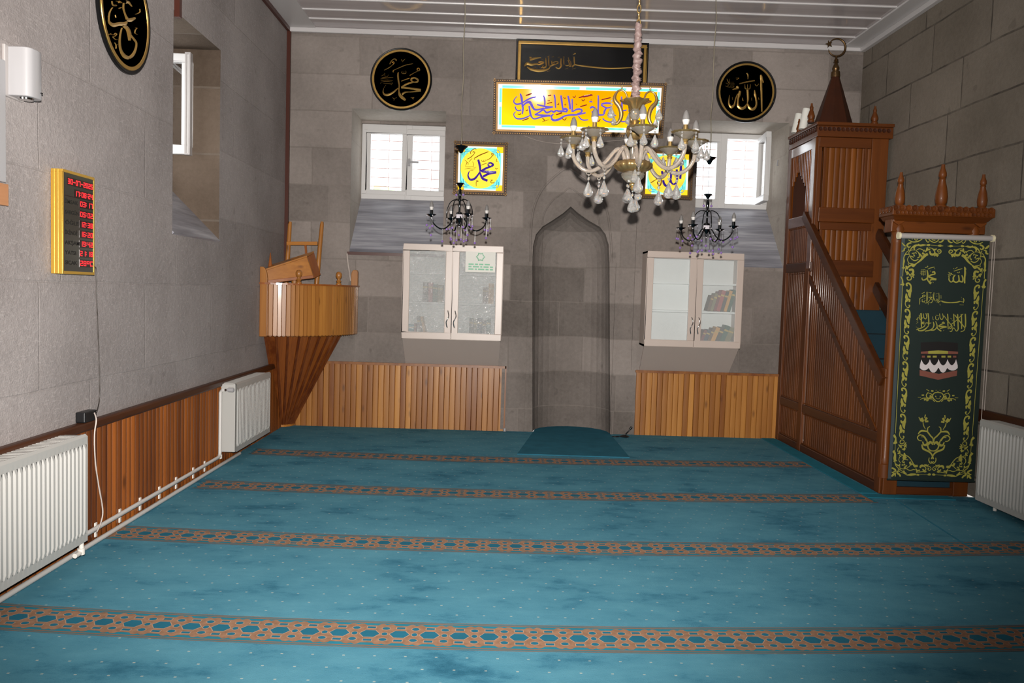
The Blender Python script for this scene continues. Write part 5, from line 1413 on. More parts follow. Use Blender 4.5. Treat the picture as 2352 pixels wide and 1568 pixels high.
for x in (xc0, xc1-.09):
    m = mb(); m.tone = .6; m.prism([(x, MF-.035, z) if False else (x+q, MF-.03, z) for q, z in ((0, zlin1+.035), (.09, zlin1+.035), (.085, zlin1-.005), (.045, zlin1-.03), (.005, zlin1-.005))], (0,1,0), .03); m.build('bracket', MAT['mahog_x'], mn, bevel=.003)
P2 = [(.036,0),(.040,.018),(.030,.026),(.038,.034),(.042,.06),(.034,.095),(.020,.13),(.024,.134),(.018,.139),(.027,.147),(.026,.16),(.014,.18),(.012,.196),(0,.197)]
for x, yt, yb5, s in ((2066, 396, 470, .85), (2161, 378, 470, 1.05), (2257, 401, 474, .85)):
    p = onY(x, yb5, MF+.03); q = onY(x, yt, MF+.03); finial(min(p.x, R-.05), MF+.03, zk1-.02, q.z-zk1+.02, s, P2)
# white paper rolls on the tower roof
for x, yt, dx, lab in ((1846, 250, .01, 'nearer white paper roll standing on the tower roof of the minbar'), (1829, 262, .0, 'second white paper roll leaning behind the first on the minbar roof')):
    yr = D-.31 if dx else D-.12
    p = onY(x-2, 286, yr); q = onY(x, yt, yr); m = mb()
    m.tube([(p.x, yr, zc1_+.022), (q.x+.03, yr+.0, q.z)], [.038, .038], 18); tag(m.build('paper_roll', MAT['paper'], smooth=50), lab, 'paper roll', 'white paper rolls on the minbar')

# ================================================================= BANNER
YB = MF-.13
bl, br = onY(2055, 820, YB).x, onY(2256, 820, YB).x
bt, bb = onY(2168, 548, YB).z, onY(2140, 1104, YB).z
br = min(br, R-.06)
bn = thing('roller_banner', ((bl+br)/2, YB, bb), 'dark green roller banner with yellow script and scroll border on the minbar door', 'banner')
m = mb(); m.box(bl, br, YB-.0015, YB+.0015, bb, bt); m.build('fabric', MAT['banner_green'], bn)
m = mb(); m.box(bl, bl+.024, YB-.0022, YB-.0015, bb, bt); m.build('selvage', MAT['banner_teal'], bn)
m = mb(); m.tube([(bl-.015, YB, bt+.012), (br+.012, YB, bt+.012)], .020, 14); m.build('roller_tube', MAT['rail_grey'], bn, smooth=60)
for x in (bl-.028, br+.012):
    m = mb(); m.lathe([(.026,0),(.026,.016)], (x, YB, bt+.012), 18, ax=(1,0,0)); m.build('end_cap', MAT['cream_plastic'], bn, smooth=40)
m = mb(); m.tube([(bl-.004, YB, bb+.003), (br+.004, YB, bb+.003)], .006, 8); m.build('bottom_bar', MAT['banner_green'], bn)
m = mb(); 
for dx in (0, .016): m.tube([(br+.018+dx, YB-.012, bt), (br+.016+dx, YB-.012, .55)], .0025, 5)
m.build('pull_cord', MAT['cable_white'], bn)
uc = (bl+br)/2; Nb = Vector((0, -1, 0)); YS = YB-.0016
fB = lambda x, y: onY(x, y, YS)
def fBm(x, y): p = onY(x, y, YS); p.x = 2*uc-p.x; return p
g = mb()
def both(data, o, sc):
    strokes(g, data, o, sc, fB, Nb, .0004, 1, .0004); strokes(g, data, o, sc, fBm, Nb, .0004, 1, .0004)
TOPC = '''
16/24/20: 430,190 520,235 640,220 720,170
16/18/16: 720,170 790,120 770,110
16/14: 590,160 560,150 570,190 610,190 620,130 560,105 510,140 510,185
18/20/16: 800,110 800,190 840,240 870,220
16/22/20: 840,130 880,200 980,245 1060,200 1100,130
14/20: 900,120 940,190 1000,200
24/34/20: 1170,110 1170,190 1110,240 1070,230
20/26: 1080,150 1130,120
14/20/14: 960,130 1010,160 1060,120
20/40/40/16: 630,280 680,310 740,300 780,300
26: 775,300 800,300
20/50/20: 810,300 860,300 885,290
12: 880,300 1060,315
20/50/30: 1050,315 1100,315 1130,315
26: 1130,318 1165,318
20/40/30/12: 660,305 580,310 510,350 470,400
20/40/16: 600,310 550,350 560,400
30/50/16: 290,250 330,300 370,330
30/40/14: 490,250 430,270 400,310 440,350 475,320
30/40/14: 285,430 330,420 340,370 390,360
24: 440,380 420,400
12/14/12: 470,400 400,440 350,510 330,570
14/24/30: 430,500 380,495 340,530 325,590
20/50/40/30: 325,570 330,640 320,700 320,790
40/50: 290,790 320,780 345,795
14/16: 318,800 305,960
50/30/50: 270,970 300,1040 300,1110
50/50: 262,1145 300,1130 335,1145
14/16/14: 450,520 440,450 500,405 580,410
14/16/16/20: 600,410 660,380 730,400 760,440
14/20/20/30: 590,420 650,470 660,550 620,570
20/30/14: 700,550 680,500 640,470
12/14/20: 450,530 410,600 440,680 520,700
14/20/20: 460,530 500,600 570,630 640,600
34: 500,480 560,470
40: 540,500 560,540
30: 570,450 600,480
30: 470,530 540,560
50/60/40/20: 840,490 770,530 690,620 600,690
20/60/60: 600,690 530,740 510,700
20/50: 780,500 720,470
14/20: 690,560 720,520
26: 770,400 760,430
20/40/24: 780,450 830,400 890,400
30/40/20: 830,350 820,400 790,440
14/16/20: 860,360 930,370 970,420
30/50/30: 880,430 900,490 960,500 990,460
14/20/16: 960,400 990,450 1010,520
30/20: 1000,510 980,540
30/20: 1020,520 1050,545
30/20: 1010,500 1070,520
20/40/14: 940,380 980,400 1030,380
16/24/16: 1000,470 1060,490 1120,450 1100,400 1050,410 1060,450 1090,440
26: 420,690 430,720
20/40/24: 370,740 410,770 460,740 490,720
20/40/16: 420,790 400,800 370,760
14/16/20: 370,790 370,860 410,920
40/50/30: 440,830 510,820 530,880 490,910
16/20/16: 410,900 460,920 510,940
30/20: 510,930 545,900
30/20: 520,940 560,930
30/20: 510,950 545,990
20/40/20: 390,930 420,890 390,860
16/24/16: 440,930 490,970 480,1030 420,1040 400,990 440,980
'''
both(TOPC, (2040,530), 9.224)
UNIT = '''
30/36/14: 290,150 270,150 270,115 310,105 350,140 365,200 360,280 345,400
14/60/60/20: 360,180 350,260 325,330 345,410
20/50/40: 270,230 295,275 350,250
20/60/50/20: 262,320 265,400 285,450 260,500
30/40/20: 325,500 330,450 285,455
16/16/30: 255,440 240,540 270,605 310,620 335,580 310,570
'''
for i in range(6): both(UNIT, (2040+(5-i)*2.65, 940+(i-5)*60.2), 9.224)
LINE = '''
18: 305,1150 155,4290
'''
both(LINE, (2040,530), 9.224)
BOTC = '''
60/30/60: 115,540 155,600 158,650 150,710
60: 110,715 190,700
16: 150,710 145,870
60/40/60/40: 105,875 145,940 140,1030 145,1090
20/30: 110,1100 180,1080
20/20/16/12: 140,1100 160,1180 220,1250 330,1330
14/30/14: 160,1150 220,1190 240,1160
30/50/20: 70,1420 120,1370 160,1340
30/40/14: 70,1240 110,1250 150,1280 150,1310 110,1310
30/40/14: 260,1420 240,1380 200,1350 190,1310 250,1310
20/30: 75,1330 120,1340
20/30: 150,1420 150,1360
30: 210,1270 230,1290
12/16/20: 260,1330 330,1350 400,1390
20/50/40/30: 400,1390 480,1380 560,1375 590,1380
60: 600,1380 655,1385
12: 650,1380 840,1380
20/50/30: 835,1385 870,1375 900,1380
40: 930,1375 970,1375
20/40/14: 330,1290 340,1330 390,1360
14/16/16: 270,670 250,690 260,720 310,720 340,690 320,650 270,650 250,680
14/16/16: 240,760 320,760 350,800 320,850 290,830
40/50: 360,820 320,860
20/40: 220,740 260,790 290,790
16/14: 230,800 200,850 210,900
30/20: 340,750 380,700
30/20: 350,760 395,750
30/20: 350,770 390,800
20/40/20: 240,870 240,920 200,935
24: 240,960 250,990
16/16/14: 250,940 320,970 340,990
14/16/16/14: 320,970 250,1000 225,1070 260,1130
20/60/60/20: 340,920 350,980 330,1040 390,1010
16/18/18/18: 350,960 440,1010 500,1090 540,1160
20/60/40: 520,1150 570,1200 625,1190
14/16/16: 290,1110 340,1060 420,1070
20/40: 300,1120 350,1120
40: 320,1180 360,1160
40: 300,1160 300,1190
40: 350,1210 400,1190
40/30: 330,1240 380,1240
14/16/16/14: 250,1150 250,1240 330,1260 400,1250
14/16/20: 370,1250 460,1290 540,1270
20/50/20: 450,1110 480,1160 520,1150
14/16/14: 400,1240 470,1180 480,1100
26: 540,1270 570,1280
20/40/20: 580,1250 610,1300 600,1340
20/40: 600,1300 670,1290
14/16/14: 620,1330 700,1320 790,1310
30/50/20: 680,1240 690,1200 740,1190 780,1220
14/20/16: 780,1210 800,1260 760,1300
20/50/20: 730,1260 770,1310 810,1310
30/20: 790,1200 770,1160
30/20: 800,1200 805,1160
30/20: 810,1200 860,1170
14/16/20: 820,1220 880,1210 910,1260 870,1290 840,1260 870,1240
'''
both(BOTC, (2040,940), 9.224)
FLOW = '''
16/20: 650,160 690,250
60/60: 700,180 740,260
24/20: 790,110 770,180
50/40: 820,170 780,240
40/30: 850,250 780,260
16/20/12: 740,270 750,340 790,420
16/40/30: 635,520 700,455 830,465
16/20/30: 885,360 840,390 830,470
30/30/20: 830,470 900,560 950,620 945,720
16/20/24/24: 715,665 650,650 620,590 670,535
24/24/24/30: 670,535 750,560 810,640 830,710
16/16/20: 700,580 760,590 800,660
20/40/60/50/20: 730,680 760,750 830,740 900,690 945,750
30/30/16: 830,720 850,820 900,870 960,880
24/40/40/30/26: 715,740 740,830 860,890 920,950 960,1050
16/24/20: 870,1020 860,1080 900,1140 965,1100
'''
both(FLOW, (2040,940), 9.224)
WORDS = '''
20/34/30/20: 825,830 840,930 830,1010 850,1070
20/50/50: 850,1060 880,1090 910,1115
16/24/30/20: 715,990 730,1040 790,1030 830,990
30/30/20: 840,970 920,930 990,920
36/30: 990,920 980,870 930,880
26/34/40: 850,970 930,1000 1020,1030
36/24: 1010,1030 930,1030 880,1050
14/16/14: 840,810 900,785 980,765
14: 985,780 990,810
14: 880,850 910,855
12: 690,830 780,820
12: 680,870 790,860
12: 680,900 790,890
12: 690,930 780,930
12: 700,850 700,940
12: 740,830 750,950
12: 780,820 790,940
14: 780,780 840,760 830,740
14: 940,1080 960,1100
24/40/34/30: 1620,760 1630,880 1620,1000 1620,1110
20/20: 1625,770 1650,820
20/30/30/30: 1560,940 1585,1010 1570,1080 1500,1060
24/30/30/30: 1490,940 1500,1050 1440,1090 1380,1060
20/30/30/20: 1420,930 1380,990 1380,1050 1330,1090
20/26/14: 1330,1090 1290,1040 1290,970
14/16/14: 1390,855 1480,825 1570,800
14: 1460,870 1480,890 1510,880 1510,860
12: 1270,870 1340,910 1390,940
12: 1260,920 1330,930
12: 1270,970 1320,940 1350,890
12: 1300,880 1280,960
14: 1380,790 1400,810
14: 1420,800 1470,770
'''
strokes(g, WORDS, (2040,530), 9.224, fB, Nb, .0004, 1, .0004)
TEV = '''
34/40/40/30: 945,405 1000,430 1100,450 1250,455
34/34/30: 1250,455 1400,445 1500,415
24: 1500,420 1600,435
20/30/14: 1600,320 1620,380 1600,470
20: 1545,290 1555,300
20: 1545,345 1555,350
16: 1490,520 1610,525
16/20/16: 840,470 890,420 945,400
20: 870,160 875,330 860,420
16: 930,230 935,330
16: 500,130 500,330 505,440
16: 530,130 530,330 500,450
20/16: 720,150 715,300 720,390
18: 690,200 700,350
16/24/20/16: 380,290 380,240 430,230 460,250 390,290
16/20/16: 380,290 300,330 290,400 290,510
14/18: 350,190 440,140
16/18/16: 370,350 370,420 420,430 460,380
14/18/14: 430,440 480,470 560,420 600,380
20/30/20: 560,300 610,290 660,300 590,350
16/20/16: 590,350 650,360 680,390 640,460 590,450
14: 550,150 640,150
14: 600,180 650,150
14: 590,230 640,225
16: 740,330 760,400 800,390 810,330
16: 810,340 840,420 800,440
14: 770,200 830,180
14: 780,260 820,260
14: 320,410 340,415
14: 550,450 550,520
14: 900,490 910,540
14: 420,330 460,340
40/40/34/30: 330,770 340,900 340,1050 345,1180
30/34/40/30: 540,770 560,920 565,1050 560,1140
30/36/34/30: 1130,790 1140,930 1140,1100 1150,1250
30/30/30: 1310,790 1320,950 1330,1160
34/34/34: 1430,800 1440,1000 1450,1250
34/34/30: 1540,800 1550,1000 1550,1240
36/40/36: 1660,790 1670,1000 1665,1180
16/20/24/30: 1020,840 1100,960 1200,1080 1260,1150
24/30/34/30: 1340,820 1450,960 1550,1090 1650,1210
16/20/24: 1600,790 1480,900 1380,1000 1220,1120
24/24/20: 1660,1190 1620,1290 1520,1330
30/30/20: 1450,1250 1400,1310 1340,1240
26/24/20: 1340,1230 1290,1220 1250,1320 1190,1310
30/30/24/20: 1260,1150 1260,1200 1200,1230 1190,1180 1260,1150
20/30/40/40/20: 240,1200 260,1290 380,1290 470,1240 560,1150
30/30/20: 450,1310 600,1280 700,1200 720,1110
40/30/24: 620,1280 740,1270 810,1190
20/36/30: 700,1030 720,1120 700,1200
20/30/30/40: 770,1010 810,1120 830,1230 940,1310
30/30/20: 850,1160 950,1100 1040,1080
36/34/20: 1040,1080 1000,1040 960,1070
40/50/30: 860,1170 980,1170 1100,1180
30/30/20: 1100,1190 980,1210 900,1240
20/30/24/16: 190,1270 350,1210 440,1150 460,1060
30/34/30: 430,1090 370,1080 390,1040 430,1050
20/24/20: 470,1070 520,1060 560,1080 640,1060
20/26/24/20: 890,780 910,920 970,960 1010,860
20/24: 980,780 1000,880
20/26/24/20: 400,780 420,910 480,940 510,850
20/24: 480,770 500,860
20/24/20: 280,820 290,930 330,960 380,900
18/22/18: 190,940 220,960 250,890
18/22/18: 770,860 780,950 840,970 870,900
14: 780,830 860,840
14: 680,870 690,960 720,970
14: 180,1180 200,1190
14: 190,1080 250,1040
14: 200,1020 240,990
14: 1210,920 1260,950
14: 1260,1000 1290,990
14: 1020,1270 1010,1300
'''
strokes(g, TEV, (2090,660), 13.07, fB, Nb, .0004, 1, .0004)
ROSE = '''
12/14: 440,1140 500,1180
50: 540,1175 590,1180
14/16/14: 460,1210 520,1230 570,1260
16/20/20/16: 470,1220 440,1260 450,1310 490,1330
14: 260,1310 330,1310
44: 340,1265 390,1265
12/16/14: 310,1360 370,1330 450,1330
14/16/14: 440,1330 520,1345 600,1350
40/20: 390,1360 440,1360
50/20: 440,1380 490,1360
40/20: 510,1280 560,1290
30/20: 500,1320 570,1320
14/20/20/14: 690,1210 610,1220 570,1290 620,1370
14/20/14: 620,1360 660,1400 690,1400
30: 580,1370 620,1400
24: 640,1160 650,1165
30: 670,1185 680,1190
30: 625,1290 650,1290
14: 640,1320 690,1350
'''
strokes(g, ROSE, (2080,770), 9.225, fB, Nb, .0004, 1, .0004)
ROSE_M = '\n'.join(ln.split(':')[0]+': '+' '.join('%g,%g' % (1380-float(q.split(',')[0])-6, float(q.split(',')[1])+(1380-2*float(q.split(',')[0]))*.015) for q in ln.split(':')[1].split()) for ln in ROSE.strip().split('\n'))
strokes(g, ROSE_M, (2080,770), 9.225, fB, Nb, .0004, 1, .0004)
g.build('yellow_print', MAT['banner_gold'], bn, recalc=False)
kz = mb()
def kp(pts, mi, lift): kz.mi = mi; kz.add([onY(x/9.225+2080, y/9.225+770, YS-lift) for x, y in pts], [tuple(range(len(pts)))])
kp([(320,150),(700,130),(1110,160),(1110,420),(1090,720),(700,800),(300,720),(320,420)], 3, .0002)
kp([(325,345),(700,318),(1110,345),(1110,395),(700,392),(325,388)], 1, .0004); kp([(480,332),(700,318),(900,332),(900,390),(700,392),(480,390)], 2, .0006)
for x, w_, c in ((345,65,1),(460,70,2),(575,85,2),(760,85,2),(890,75,2),(1005,70,1)): kp([(x,430),(x+w_,430),(x+w_,470),(x,470)], c, .0005)
kp([(297,730),(700,815),(1095,740),(1085,855),(690,940),(297,850)], 1, .0004)
def lobe(x0, xm, x1, yt, yb, yt2): return [(x0, yt)]+[(x0+(x1-x0)*t, yt+(yt2-yt)*t+(yb-(yt+yt2)/2)*math.sin(PI*t)**.8) for t in [i/10 for i in range(1, 10)]]+[(x1, yt2)]
up = [(335,510)]; lows = ((335,515,625),(515,700,632),(700,890,636),(890,1070,632))
for a, b, yb6 in lows: up += lobe(a, 0, b, 505, yb6, 505)[1:]
dn = []
for a, b, y in ((1105,880,745),(880,705,790),(690,490,790),(490,300,740)):
    for t in (0, .2, .4, .6, .8, 1): dn.append((a+(b-a)*t, 690+(y-690)*math.sin(PI*min(1, max(.0, t)))**.7))
kz.mi = 0
bm = bmesh.new(); pts = up+[(1105,640)]+dn+[(300,640)]
vs = [bm.verts.new((x, y, 0)) for x, y in pts]; es = [bm.edges.new((vs[i], vs[(i+1) % len(vs)])) for i in range(len(vs))]
bmesh.ops.triangle_fill(bm, use_beauty=True, edges=es, normal=(0,0,1)); bm.verts.index_update()
kz.add([onY(v.co.x/9.225+2080, v.co.y/9.225+770, YS-.0008) for v in bm.verts], [[v.index for v in f.verts] for f in bm.faces]); bm.free()
kz.build('draped_cube_print', [MAT['print_white'], MAT['print_brown'], MAT['banner_gold'], MAT['print_black']], bn, recalc=False)
# ================================================================= CHANDELIERS
YC1 = 4.6; PPM = F_PX/YC1
X1c = onY(1457, 310, YC1).x; Zc = lambda y: onY(1457, y, YC1).z
zp = Zc(322)
AX = Vector((X1c, YC1, 0))
cl = thing('crystal_chandelier', (X1c, YC1, H), 'large brass and glass chandelier with crystal drops in front of the amber panel', 'chandelier')
m = mb(); z = H; i = 0
m.lathe([(.05,0),(.05,-.012),(.03,-.03),(.008,-.04),(.006,-.06)], (X1c, YC1, H-.001), 20)
zc_ = H-.055
while zc_ > Zc(58)+.01:
    c = Vector((X1c, YC1, zc_-.022)); a, b = (Vector((1,0,0)), Vector((0,0,1))) if i % 2 else (Vector((0,1,0)), Vector((0,0,1)))
    m.tube([c+a*.010*math.cos(t*PI/5)+b*.024*math.sin(t*PI/5) for t in range(10)], .0035, 6, closed=True); zc_ -= .039; i += 1
m.build('chain', MAT['gold'], cl, smooth=60)
m = mb(); n = 20; zt5, zb7 = Zc(55), Zc(232); rows = 90; rnd = random.Random(3); vs = []; ofs = Vector((0,0,0))
for i in range(rows+1):
    q = i/rows; z = zt5+(zb7-zt5)*q; ruf = .5+.5*math.sin(i*1.35+2*math.sin(i*.37)); amp = .002+.008*min(1, q*2.2)
    for k2 in range(n):
        a = 2*PI*k2/n; r = .0175+amp*ruf*(.8+.35*math.sin(3*a+i*.8))+.0015*math.sin(7*a+i*1.9)
        vs.append((X1c+r*math.cos(a)+.004*math.sin(i*.6)*min(1, q*2), YC1+r*math.sin(a), z+.006*math.sin(2*a+i*.5)))
m.add(vs, [(i*n+k2, i*n+(k2+1) % n, (i+1)*n+(k2+1) % n, (i+1)*n+k2) for i in range(rows) for k2 in range(n)]); m.build('chain_sleeve', MAT['satin'], cl, smooth=70)
zz = lambda y: Zc(y)
def lz(name, prof, mat, n=24, **kw):
    m = mb(); m.lathe([(r, zz(y)) for r, y in prof], (X1c, YC1, 0), n, **kw); return m.build(name, MAT[mat], cl, smooth=55)
lz('crown', [(.0,233),(.055,230),(.082,231),(.078,234),(.05,238),(.03,247),(.018,254),(.012,256),(0,256)], 'brass', 48, lobes=8, amp=.10)
lz('glass_ball', [(.006,226),(.012,229),(.012,245),(.022,250),(.029,258),(.028,266),(.018,274),(.01,277)], 'glass_cup', 16)
lz('urn', [(.008,275),(.03,278),(.02,283),(.032,287),(.045,295),(.048,304),(.04,312),(.03,318),(.02,322)], 'brass')
lz('column', [(.014,320),(.020,326),(.016,332),(.021,345),(.018,362),(.03,372),(.03,380)], 'glass_cup', 12)
lz('bowl', [(.02,374),(.06,370),(.085,371),(.105,378),(.104,384),(.085,391),(.06,395),(.03,396)], 'brass', 64, lobes=16, amp=.045)
lz('glass_base', [(.05,395),(.066,400),(.062,407),(.045,414),(.03,419),(.012,421)], 'glass_cup', 24)
lz('bottom_finial', [(.01,420),(.018,423),(.018,426),(.008,429),(.012,432),(.004,437),(0,438)], 'gold', 16)
def drop(m, p, s=1.0, chain=0):
    p = Vector(p)
    for i in range(chain): m.lathe([(0,-.000),(.0055,-.005),(.0055,-.010),(0,-.0145)], p-Vector((0,0,.016*i)), 8)
    p = p-Vector((0,0,.016*chain))
    m.lathe([(0,0),(.008*s,-.008*s),(.006*s,-.018*s),(.0,-.022*s)], p, 8)
    q = p-Vector((0,0,.024*s))
    m.lathe([(0,0),(.005*s,-.008*s),(.013*s,-.028*s),(.0225*s,-.048*s),(.0265*s,-.062*s),(.0235*s,-.075*s),(.012*s,-.083*s),(0,-.086*s)], q, 10)
def crys(name, par, p, s=1.0, chain=0):
    m = mb(); drop(m, p, s, chain); return m.build(name, MAT['crystal'], par, smooth=25)
SC = [(.030,236),(.044,231),(.050,222),(.060,213),(.080,208),(.100,211),(.114,219),(.119,228),(.112,236),(.096,243),(.084,252),(.078,263),(.081,274),(.094,283),(.108,288)]
for a in (math.radians(184), math.radians(4), math.radians(96)):
    u = Vector((math.cos(a), math.sin(a), 0))
    m = mb(); pts = crv([Vector((X1c, YC1, zz(y)))+u*r for r, y in SC], 4); N_ = len(pts)
    m.tube(pts, [.005+.008*math.sin(PI*min(1, max(0, (i/N_-.35)/.65)))for i in range(N_)], 8)
    e = pts[-1]; m.lathe([(0,-.009),(.008,-.004),(.009,.0),(.006,.007),(0,.009)], e+u*.006+Vector((0,0,.004)), 12)
    m.lathe([(0,0),(.006,.006),(.004,.014),(.007,.02),(0,.026)], Vector((X1c, YC1, zz(208)+.004))+u*.08, 10)
    sc = m.build('crown_scroll', MAT['brass'], cl, smooth=60)
    for r, y, s, c in ((.135, 231, .8, 1), (.118, 262, .62, 0)): crys('crystal_drop', sc, Vector((X1c, YC1, zz(y)))+u*r, s, c)
    m = mb(); m.tube([Vector((X1c, YC1, zz(226)))+u*.115, Vector((X1c, YC1, zz(228)))+u*.135], .0025, 5); m.build('hook', MAT['brass'], sc)
RA = .338
ARM = [(.048,-.135),(.050,-.10),(.062,-.066),(.085,-.050),(.108,-.066),(.135,-.100),(.165,-.135),(.20,-.163),(.24,-.176),(.28,-.166),(.315,-.135),(.335,-.095),(RA,-.055)]
for k2 in range(8):
    a = math.radians(-92+45*k2); u = Vector((math.cos(a), math.sin(a), 0)); v = Vector((-u.y, u.x, 0))
    P3 = lambda r, z, t=0: Vector((X1c, YC1, zp+z))+u*r+v*t
    m = mb(); m.tube(crv([P3(r, z) for r, z in ARM], 4), .0115, 10); arm = m.build('arm', MAT['glass_tube'], cl, smooth=60)
    c = P3(RA, 0)
    m = mb(); m.lathe([(.013,-.058),(.016,-.05),(.012,-.044),(.017,-.036),(.012,-.030)], c, 16); m.build('gold_collar', MAT['gold'], arm, smooth=50)
    m = mb(); m.lathe([(.012,-.034),(.024,-.030),(.036,-.018),(.058,-.006),(.060,.000),(.02,.004),(.012,.004)], c, 32, lobes=16, amp=.03); m.build('glass_cup', MAT['glass_cup'], arm, smooth=50)
    m = mb(); m.lathe([(.058,-.002),(.072,.003),(.074,.006),(.058,.004)], c, 48, lobes=12, amp=.05); m.build('drip_pan', MAT['brass'], arm, smooth=60)
    m = mb(); m.lathe([(.017,.003),(.0125,.006),(.0115,.042),(.0,.042)], c, 16); m.build('candle_sleeve', MAT['gold'], arm, smooth=50)
    m = mb(); m.lathe([(.010,.040),(.014,.046),(.0185,.060),(.0195,.068)], c, 20); m.mi = 1; m.lathe([(.0195,.068),(.0185,.083),(.0135,.102),(.006,.116),(0,.121)], c, 20); m.build('bulb', [MAT['bulb_base'], MAT['bulb']], arm, smooth=60)
    for t, s in ((-70, .78), (70, .78), (0, .78)):
        tr_ = math.radians(t); crys('crystal_drop', arm, c+(u*math.cos(tr_)+v*math.sin(tr_))*.066+Vector((0,0,.0)), s, 1)
    crys('crystal_drop', arm, P3(.245, -.19), 1.05, 1+k2 % 2)
    m = mb(); m.tube([P3(.245+.013*math.cos(q*PI/5), -.186+.013*math.sin(q*PI/5)) for q in range(10)], .003, 6, closed=True); m.build('ring', MAT['glass_tube'], arm, smooth=60)
for q, (dx, dy, y, s) in enumerate(((0, -.01, 437, 1.0), (.022, .01, 436, .95), (-.02, .012, 424, .85), (.03, -.02, 424, .8), (.0, -.075, 383, .9))):
    crys('crystal_drop', cl, (X1c+dx, YC1+dy, zz(y)), s, 1 if y > 430 else 0)

# ---- small dark chandeliers
YS2 = 6.3
Xs, Zs = onY(1055, 497, YS2).x, onY(1055, 497, YS2).z
s0 = Vector((Xs, YS2, Zs))
sc = thing('small_chandelier', (Xs, YS2, Zs), 'small dark nickel chandelier with purple beads hanging above the left cabinet', 'chandelier', 'small beaded chandeliers')
def lp(name, prof, mat, n=18, at=s0, par=sc, **kw):
    m = mb(); m.lathe(prof, at, n, **kw); return m.build(name, MAT[mat], par, smooth=50)
lp('stem', [(.012,.03),(.007,.04),(.007,.115),(.012,.12),(.012,.128),(.006,.135),(.010,.15),(.014,.18),(.009,.20),(.007,.215),(.012,.225),(.02,.238),(.034,.252),(.02,.248),(0,.246)], 'black_chrome')
lp('hub', [(0,-.075),(.005,-.068),(.009,-.06),(.006,-.05),(.02,-.03),(.026,-.018),(.026,.018),(.022,.03),(0,.032)], 'black_chrome')
m = mb(); m.lathe([(.0285,-.014),(.0285,.014)], s0, 8); m.build('crystal_ring', MAT['bead_clear'], sc)
ztop3 = onY(1061, 338, YS2).z-Zs
lp('cord_cap', [(0,ztop3-.045),(.01,ztop3-.044),(.022,ztop3-.02),(.05,ztop3+.005),(.048,ztop3+.008),(.015,ztop3+.004),(.008,ztop3+.02),(0,ztop3+.022)], 'black_chrome', lobes=6, amp=.06)
m = mb(); m.tube([s0+Vector((0,0,.247)), s0+Vector((0,0,ztop3-.04))], .0018, 5); m.build('wire', MAT['black_chrome'], sc)
m = mb(); m.tube([s0+Vector((.004*math.sin(i*.9), .003*math.cos(i*1.3), ztop3+.02+(H-.002-Zs-ztop3-.02)*i/24)) for i in range(25)], .0036, 6); m.build('cord', MAT['cord'], sc, smooth=60)
def pend(par, p, ln, r=.0098):
    p = Vector(p); m = mb(); m.tube([p, p-Vector((0,0,ln))], .0011, 4); m.mi = 1
    m.lathe([(0,.005),(.0045,.002),(.0045,-.002),(0,-.005)], p-Vector((0,0,.004)), 8); m.mi = 2
    m.lathe([(0,r),(r*.7,r*.7),(r,0),(r*.7,-r*.7),(0,-r)], p-Vector((0,0,ln+r*.8)), 12); m.build('bead_pendant', [MAT['chrome'], MAT['bead_clear'], MAT['bead']], par, smooth=60)
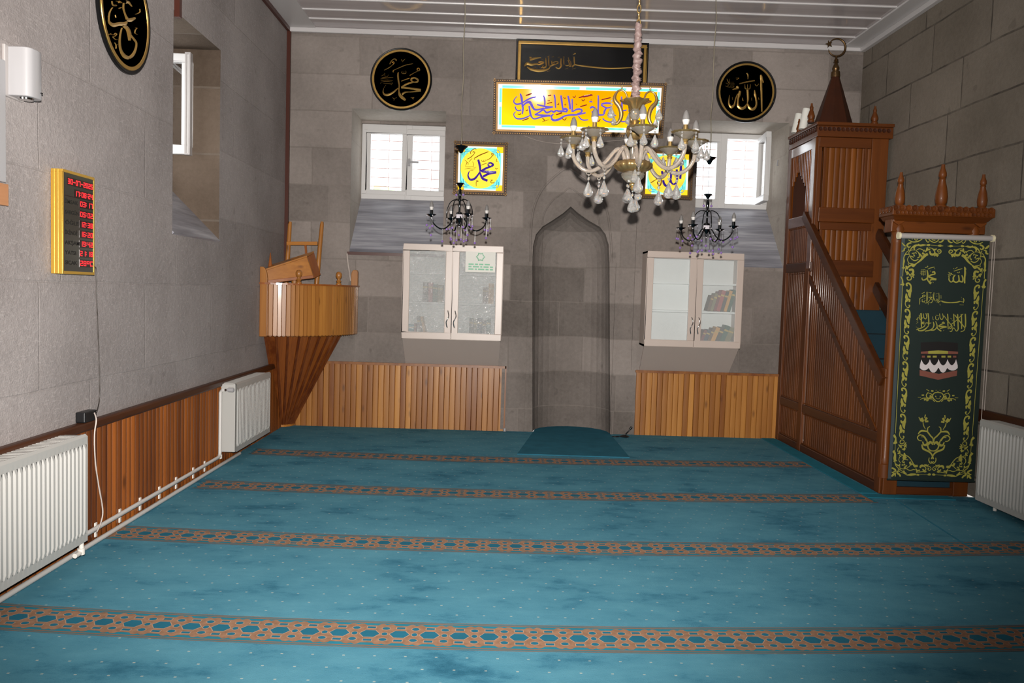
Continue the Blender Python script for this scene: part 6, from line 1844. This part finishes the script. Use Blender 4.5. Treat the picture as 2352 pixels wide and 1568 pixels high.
for k2 in range(4):
    a = math.radians(-70+90*k2); u = Vector((math.cos(a), math.sin(a), 0)); v = Vector((-u.y, u.x, 0))
    P4 = lambda r, z, t=0: s0+u*r+v*t+Vector((0,0,z))
    m = mb(); m.tube(crv([P4(r, z) for r, z in ((.02,.0),(.045,-.02),(.075,-.065),(.115,-.098),(.155,-.098),(.20,-.065),(.220,-.015))], 4), .0052, 8); arm = m.build('arm', MAT['black_chrome'], sc, smooth=60)
    c = P4(.220, 0)
    m = mb(); m.lathe([(.006,-.018),(.012,-.012),(.034,.0),(.036,.004),(.012,.002),(0,.002)], c, 18, lobes=6, amp=.08); m.build('cup', MAT['black_chrome'], arm, smooth=50)
    m = mb(); m.lathe([(.012,.002),(.0115,.036),(0,.036)], c, 14); m.build('candle_sleeve', MAT['black_chrome'], arm, smooth=40)
    m = mb(); m.lathe([(.010,.034),(.014,.05),(.0155,.058)], c, 16); m.mi = 1; m.lathe([(.0155,.058),(.0145,.075),(.009,.095),(0,.106)], c, 16); m.build('bulb', [MAT['bulb_base'], MAT['bulb']], arm, smooth=60)
    pend(arm, P4(.220, -.004, .036), .075); pend(arm, P4(.220, -.004, -.036), .085); pend(arm, P4(.254, -.002), .07); pend(arm, P4(.220, -.02), .125); pend(arm, P4(.13, -.102), .085); pend(arm, P4(.06, -.05), .12)
    a2 = a+math.radians(45); u2 = Vector((math.cos(a2), math.sin(a2), 0))
    m = mb(); m.tube(crv([s0+u2*r+Vector((0,0,z)) for r, z in ((.009,.12),(.04,.128),(.08,.108),(.105,.06),(.112,.015),(.105,-.01))], 4), .0036, 7); arc = m.build('upper_arc', MAT['black_chrome'], sc, smooth=60)
    pend(arc, s0+u2*.107+Vector((0,0,-.012)), .075); 
    if k2 % 2 == 0: pend(sc, s0+u2*.03+Vector((0,0,.246)), .075)
pend(sc, s0+Vector((0,0,-.073)), .06)
s2 = copy_tree(sc); p2 = onY(1623, 522, YS2); s2.location = p2; s2.rotation_euler = (0, 0, math.radians(29))
s2['label'] = 'small dark nickel chandelier with purple beads hanging above the right cabinet'
for o in s2.children:            # its cord reaches the same ceiling
    if o.name.startswith('cord') and not o.name.startswith('cord_cap'): o.scale.z = (H-.002-p2.z)/(H-.002-Zs)
# ================================================================= SMALL THINGS ON THE FLOOR
p = onZ(1434, 1003, .002); p.y = min(p.y, D-.12)
mc = thing('microphone_stand', p, 'small black microphone stand on the carpet at the right foot of the stone niche', 'microphone')
m = mb(); m.lathe([(.045,0),(.05,.006),(.03,.014),(.012,.02),(0,.02)], p, 18); m.build('base', MAT['black_plastic'], mc, smooth=40)
m = mb(); m.tube(crv([p+Vector((0,0,.015)), p+Vector((.012,0,.03)), p+Vector((.035,.01,.05)), p+Vector((.06,.012,.082))], 4), .006, 7); m.lathe([(0,-.02),(.011,-.016),(.012,.012),(0,.018)], p+Vector((.064,.012,.09)), 12, ax=(.6,0,.8)); m.build('microphone', MAT['black_plastic'], mc, smooth=60)
m = mb(); m.tube(crv([p+Vector((-.04,0,.006)), p+Vector((-.09,-.01,.006)), p+Vector((-.13,-.03,.006)), p+Vector((-.10,-.05,.006)), p+Vector((-.06,-.04,.006))], 5), .004, 6); m.build('lead', MAT['black_plastic'], mc, smooth=60)
p = onY(1159, 988, D-.05); p.z = .002
m = mb(); m.lathe([(0,0),(.014,.002),(.016,.02),(.012,.034),(0,.04)], p, 12); tag(m.build('floor_plug', MAT['white_plastic'], smooth=60), 'tiny white plug on the carpet at the end of the left pine panelling', 'plug')
p = onX(1785, 380, xr1-.012)
m = mb(); m.tube([p+Vector((.012,0,0)), p, p+Vector((-.004,-.03,.05))], .006, 6); tag(m.build('window_hook', MAT['white_plastic'], smooth=60), 'small white hook on the stone jamb beside the open right window', 'hook')
mn.location.z += .003
